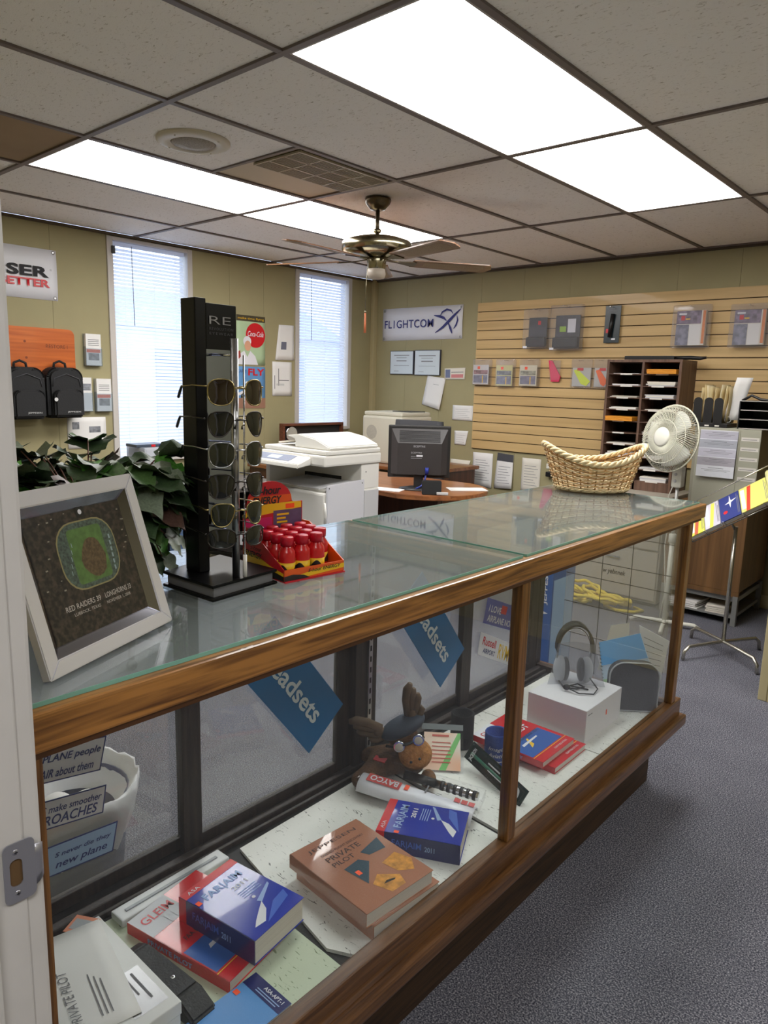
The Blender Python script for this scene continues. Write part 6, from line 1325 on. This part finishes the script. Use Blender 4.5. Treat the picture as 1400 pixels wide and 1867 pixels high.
# ---- slat wall: every board a piece
sw_m = wood('slatwall_maple', (190, 158, 106), (210, 178, 124), 'X', .5, .1, .15); swd = mat('slat_groove', (70, 50, 30), .8)
sw = thing('slat_wall', 'maple slat-wall display panel with horizontal grooves', 'slat wall', (-3.58, YF, .885)); SWW = 4.9
box('backing', swd, sw, (0, -.006, 0), (SWW, 0, 1.22))
for k in range(16):
    z0 = 1.22-.072*(k+1)-.00425*k
    z0 = 1.22-.0762*(k+1)+.006
    for a_, b_ in ((0, 2.438), (2.44, SWW)):
        MB().box((a_, -.019, z0), (b_, -.006, z0+.0700), .001).build('slat', sw_m, sw)
YS = YF-.019
clear = glass('poly_bag', (250, 250, 252), .06, 1.5, .10, (226, 226, 232))
def hang(name, lab, x0, x1, z0, z1, dp=.05, group='blister packs on the slat wall', tilt=0):
    t = thing(name, lab, 'package', ((x0+x1)/2, YS-.001, z0), tilt, group); w_, h_ = x1-x0, z1-z0
    MB().cyl((0, 0, h_-.012), (0, -dp-.05, h_-.012), .002, n=6).build('peg_hook', chrome, t); return t, w_, h_
def blister(lab, x0, x1, z0, z1, dark):
    t, w_, h_ = hang('headset_pack', lab, x0, x1, z0, z1, .07)
    MB().box((-w_/2, -.075, 0), (w_/2, -.02, h_), .012).build('clear_shell', clear, t); box('insert_card', mat('pack_insert_dark', (52, 52, 58), .4, var=.5, scale=25), t, (-w_/2+.03, -.03, h_*.3), (w_/2-.03, -.026, h_*.78)); MB().box((-w_/2+.025, -.07, .015), (w_/2-.025, -.025, h_*.3), .015).build('contents', blackp, t); patch('red_mark', red, t, (.0, -.0305, h_*.6), X3, Z3, .025, .03); patch('barcode', stk_w, t, (-w_/2+.012, -.0755, .006), X3, Z3, .035, .016)
    if dark: patch('shiny_label', stk_w, t, (.0, -.031, h_*.4), X3, Z3, w_*.25, h_*.3); patch('lime_label', mat('lime', (150, 190, 60), .5), t, (-w_*.25, -.031, h_*.42), X3, Z3, w_*.2, h_*.12)
blister('clear headset blister with dark insert card, left of two', -3.09, -2.87, 1.72, 2.03, 0); blister('larger shiny clear headset blister beside another one', -2.855, -2.59, 1.705, 2.045, 1)
t, w_, h_ = hang('flashlight_card', 'narrow dark teal carded flashlight on the slat wall', -2.43, -2.312, 1.76, 2.025, .03)
box('card', mat('card_teal_dark', (28, 42, 48), .3, coat=.3), t, (-w_/2, -.02, 0), (w_/2, -.016, h_), .001); MB().cyl((-.01, -.032, .04), (.005, -.032, h_-.06), .014, n=12).build('flashlight', blackp, t); patch('red_mark', red, t, (-.045, -.02, .07), X3, Z3, .018, .03, .001); patch('barcode', stk_w, t, (-.0, -.02, .02), X3, Z3, .03, .012, .001); lines('print', grey_ink, t, (-.04, -.0208, h_-.05), X3, Z3, [(0, .06, .02, .006), (0, .05, .005, .005)])
def chartbag(lab, x0, x1, z0, z1):
    t, w_, h_ = hang('chart_pack', lab, x0, x1, z0, z1, .05); a = -w_/2
    MB().box((a, -.07, 0), (w_/2, -.02, h_), .014).build('clear_bag', clear, t); box('booklets', paper2, t, (a+.03, -.06, .02), (w_/2-.03, -.03, h_-.04), .003); o = (a+.03, -.0605, .02); ww, hh = w_-.06, h_-.06
    patch('photo_dark', mat('chart_photo', (128, 128, 146), .5, var=.4, scale=30), t, o, X3, Z3, ww*.45, hh*.6); patch('photo_top', mat('chart_photo2', (122, 108, 128), .5, var=.5, scale=40), t, (a+.03, -.0605, .02+hh*.62), X3, Z3, ww*.85, hh*.38); patch('orange_edge', mat('chart_orange', (220, 130, 70), .5), t, (w_/2-.05, -.0605, .03), X3, Z3, .018, hh*.95); patch('red_mark', red, t, (a+.06, -.061, .03+hh*.68), X3, Z3, .025, .03); patch('yellow_mark', cardy, t, (a+.09, -.061, .03+hh*.7), X3, Z3, .03, .008); patch('title_mark', stk_w, t, (a+.045, -.061, .03+hh*.84), X3, Z3, .05, .012); patch('white_block', paper, t, (a+.03+ww*.47, -.0605, .02), X3, Z3, ww*.38, hh*.6)
chartbag('bag of pilot charts with orange edge above the mail sorter', -1.92, -1.668, 1.712, 2.0); chartbag('bag of pilot charts above the black letter tray', -1.547, -1.3, 1.71, 1.99)
def small(lab, x0, x1, z0, z1, kind):
    t, w_, h_ = hang('small_hang_pack', lab, x0, x1, z0, z1, .03, 'small hang packs on the slat wall'); a = -w_/2
    if kind in (0, 1, 2):
        MB().box((a, -.045, 0), (w_/2-.02, -.004, h_), .01).build('clear_bag', clear, t); box('card', (mat('pack_pale', (206, 200, 196), .5), mat('pack_yellowish', (206, 196, 130), .5), mat('pack_cream', (214, 206, 180), .5))[kind], t, (a+.006, -.04, .008), (w_/2-.035, -.036, h_*.78)); patch('picture', mat('pack_mauve_%d' % kind, ((150, 110, 110), (120, 120, 120), (150, 150, 130))[kind], .5, var=.5, scale=40), t, (a+.012, -.04, h_*.42), X3, Z3, w_-.055, h_*.16); patch('picture', mat('pack_slate', (120, 120, 138), .5, var=.3, scale=30), t, (a+.012, -.04, .02), X3, Z3, w_-.055, h_*.3); patch('red_mark', orange_tag, t, (a+.05, -.0405, h_*.62), X3, Z3, .025, .022); patch('pen', cardy, t, (a+.1, -.0408, .02), X3, Z3, .008, .06)
    elif kind == 3:
        MB().prism([(-.05, -.02, h_*.95), (-.02, -.02, h_*.95), (.06, -.02, h_*.3), (.05, -.02, .02), (-.02, -.02, .02), (-.03, -.02, h_*.4)], (0, .008, 0)).build('pink_tag', mat('neon_pink', (226, 50, 96), .4), t); MB().box((-.03, -.03, .03), (.055, -.01, h_*.95), .008).build('clear_bag', clear, t)
    else:
        MB().box((a, -.03, 0), (w_/2, -.004, h_), .008).build('clear_bag', clear, t); box('card', mat('pack_grey', (190, 188, 182), .5), t, (a+.01, -.02, .012), (w_/2-.01, -.016, h_*.7)); c = mat('neon_yellow', (214, 230, 50), .4) if kind == 4 else mat('neon_orange', (246, 110, 40), .4)
        MB().prism([(a+.02, -.024, h_*.6), (a+.05, -.024, h_*.65), (w_/2-.01, -.024, .05), (w_/2-.04, -.024, .015), (.0, -.024, .03)], (0, .003, 0)).build('neon_tag', c, t); patch('red_mark', red, t, (a+.05, -.0245, h_*.6), X3, Z3, .05, .02)
small('pale hang pack with red mark at the slat wall edge', -3.575, -3.38, 1.428, 1.643, 0); small('yellowish hang pack second from the slat wall edge', -3.345, -3.15, 1.42, 1.643, 1); small('cream hang pack beside the neon pink tag', -3.12, -2.925, 1.425, 1.643, 2); small('neon pink tag in a clear hang bag', -2.895, -2.75, 1.45, 1.643, 3); small('neon yellow tag in a clear hang bag', -2.67, -2.5, 1.427, 1.643, 4); small('neon orange tag in a clear hang bag beside the mail sorter', -2.49, -2.36, 1.427, 1.643, 5)
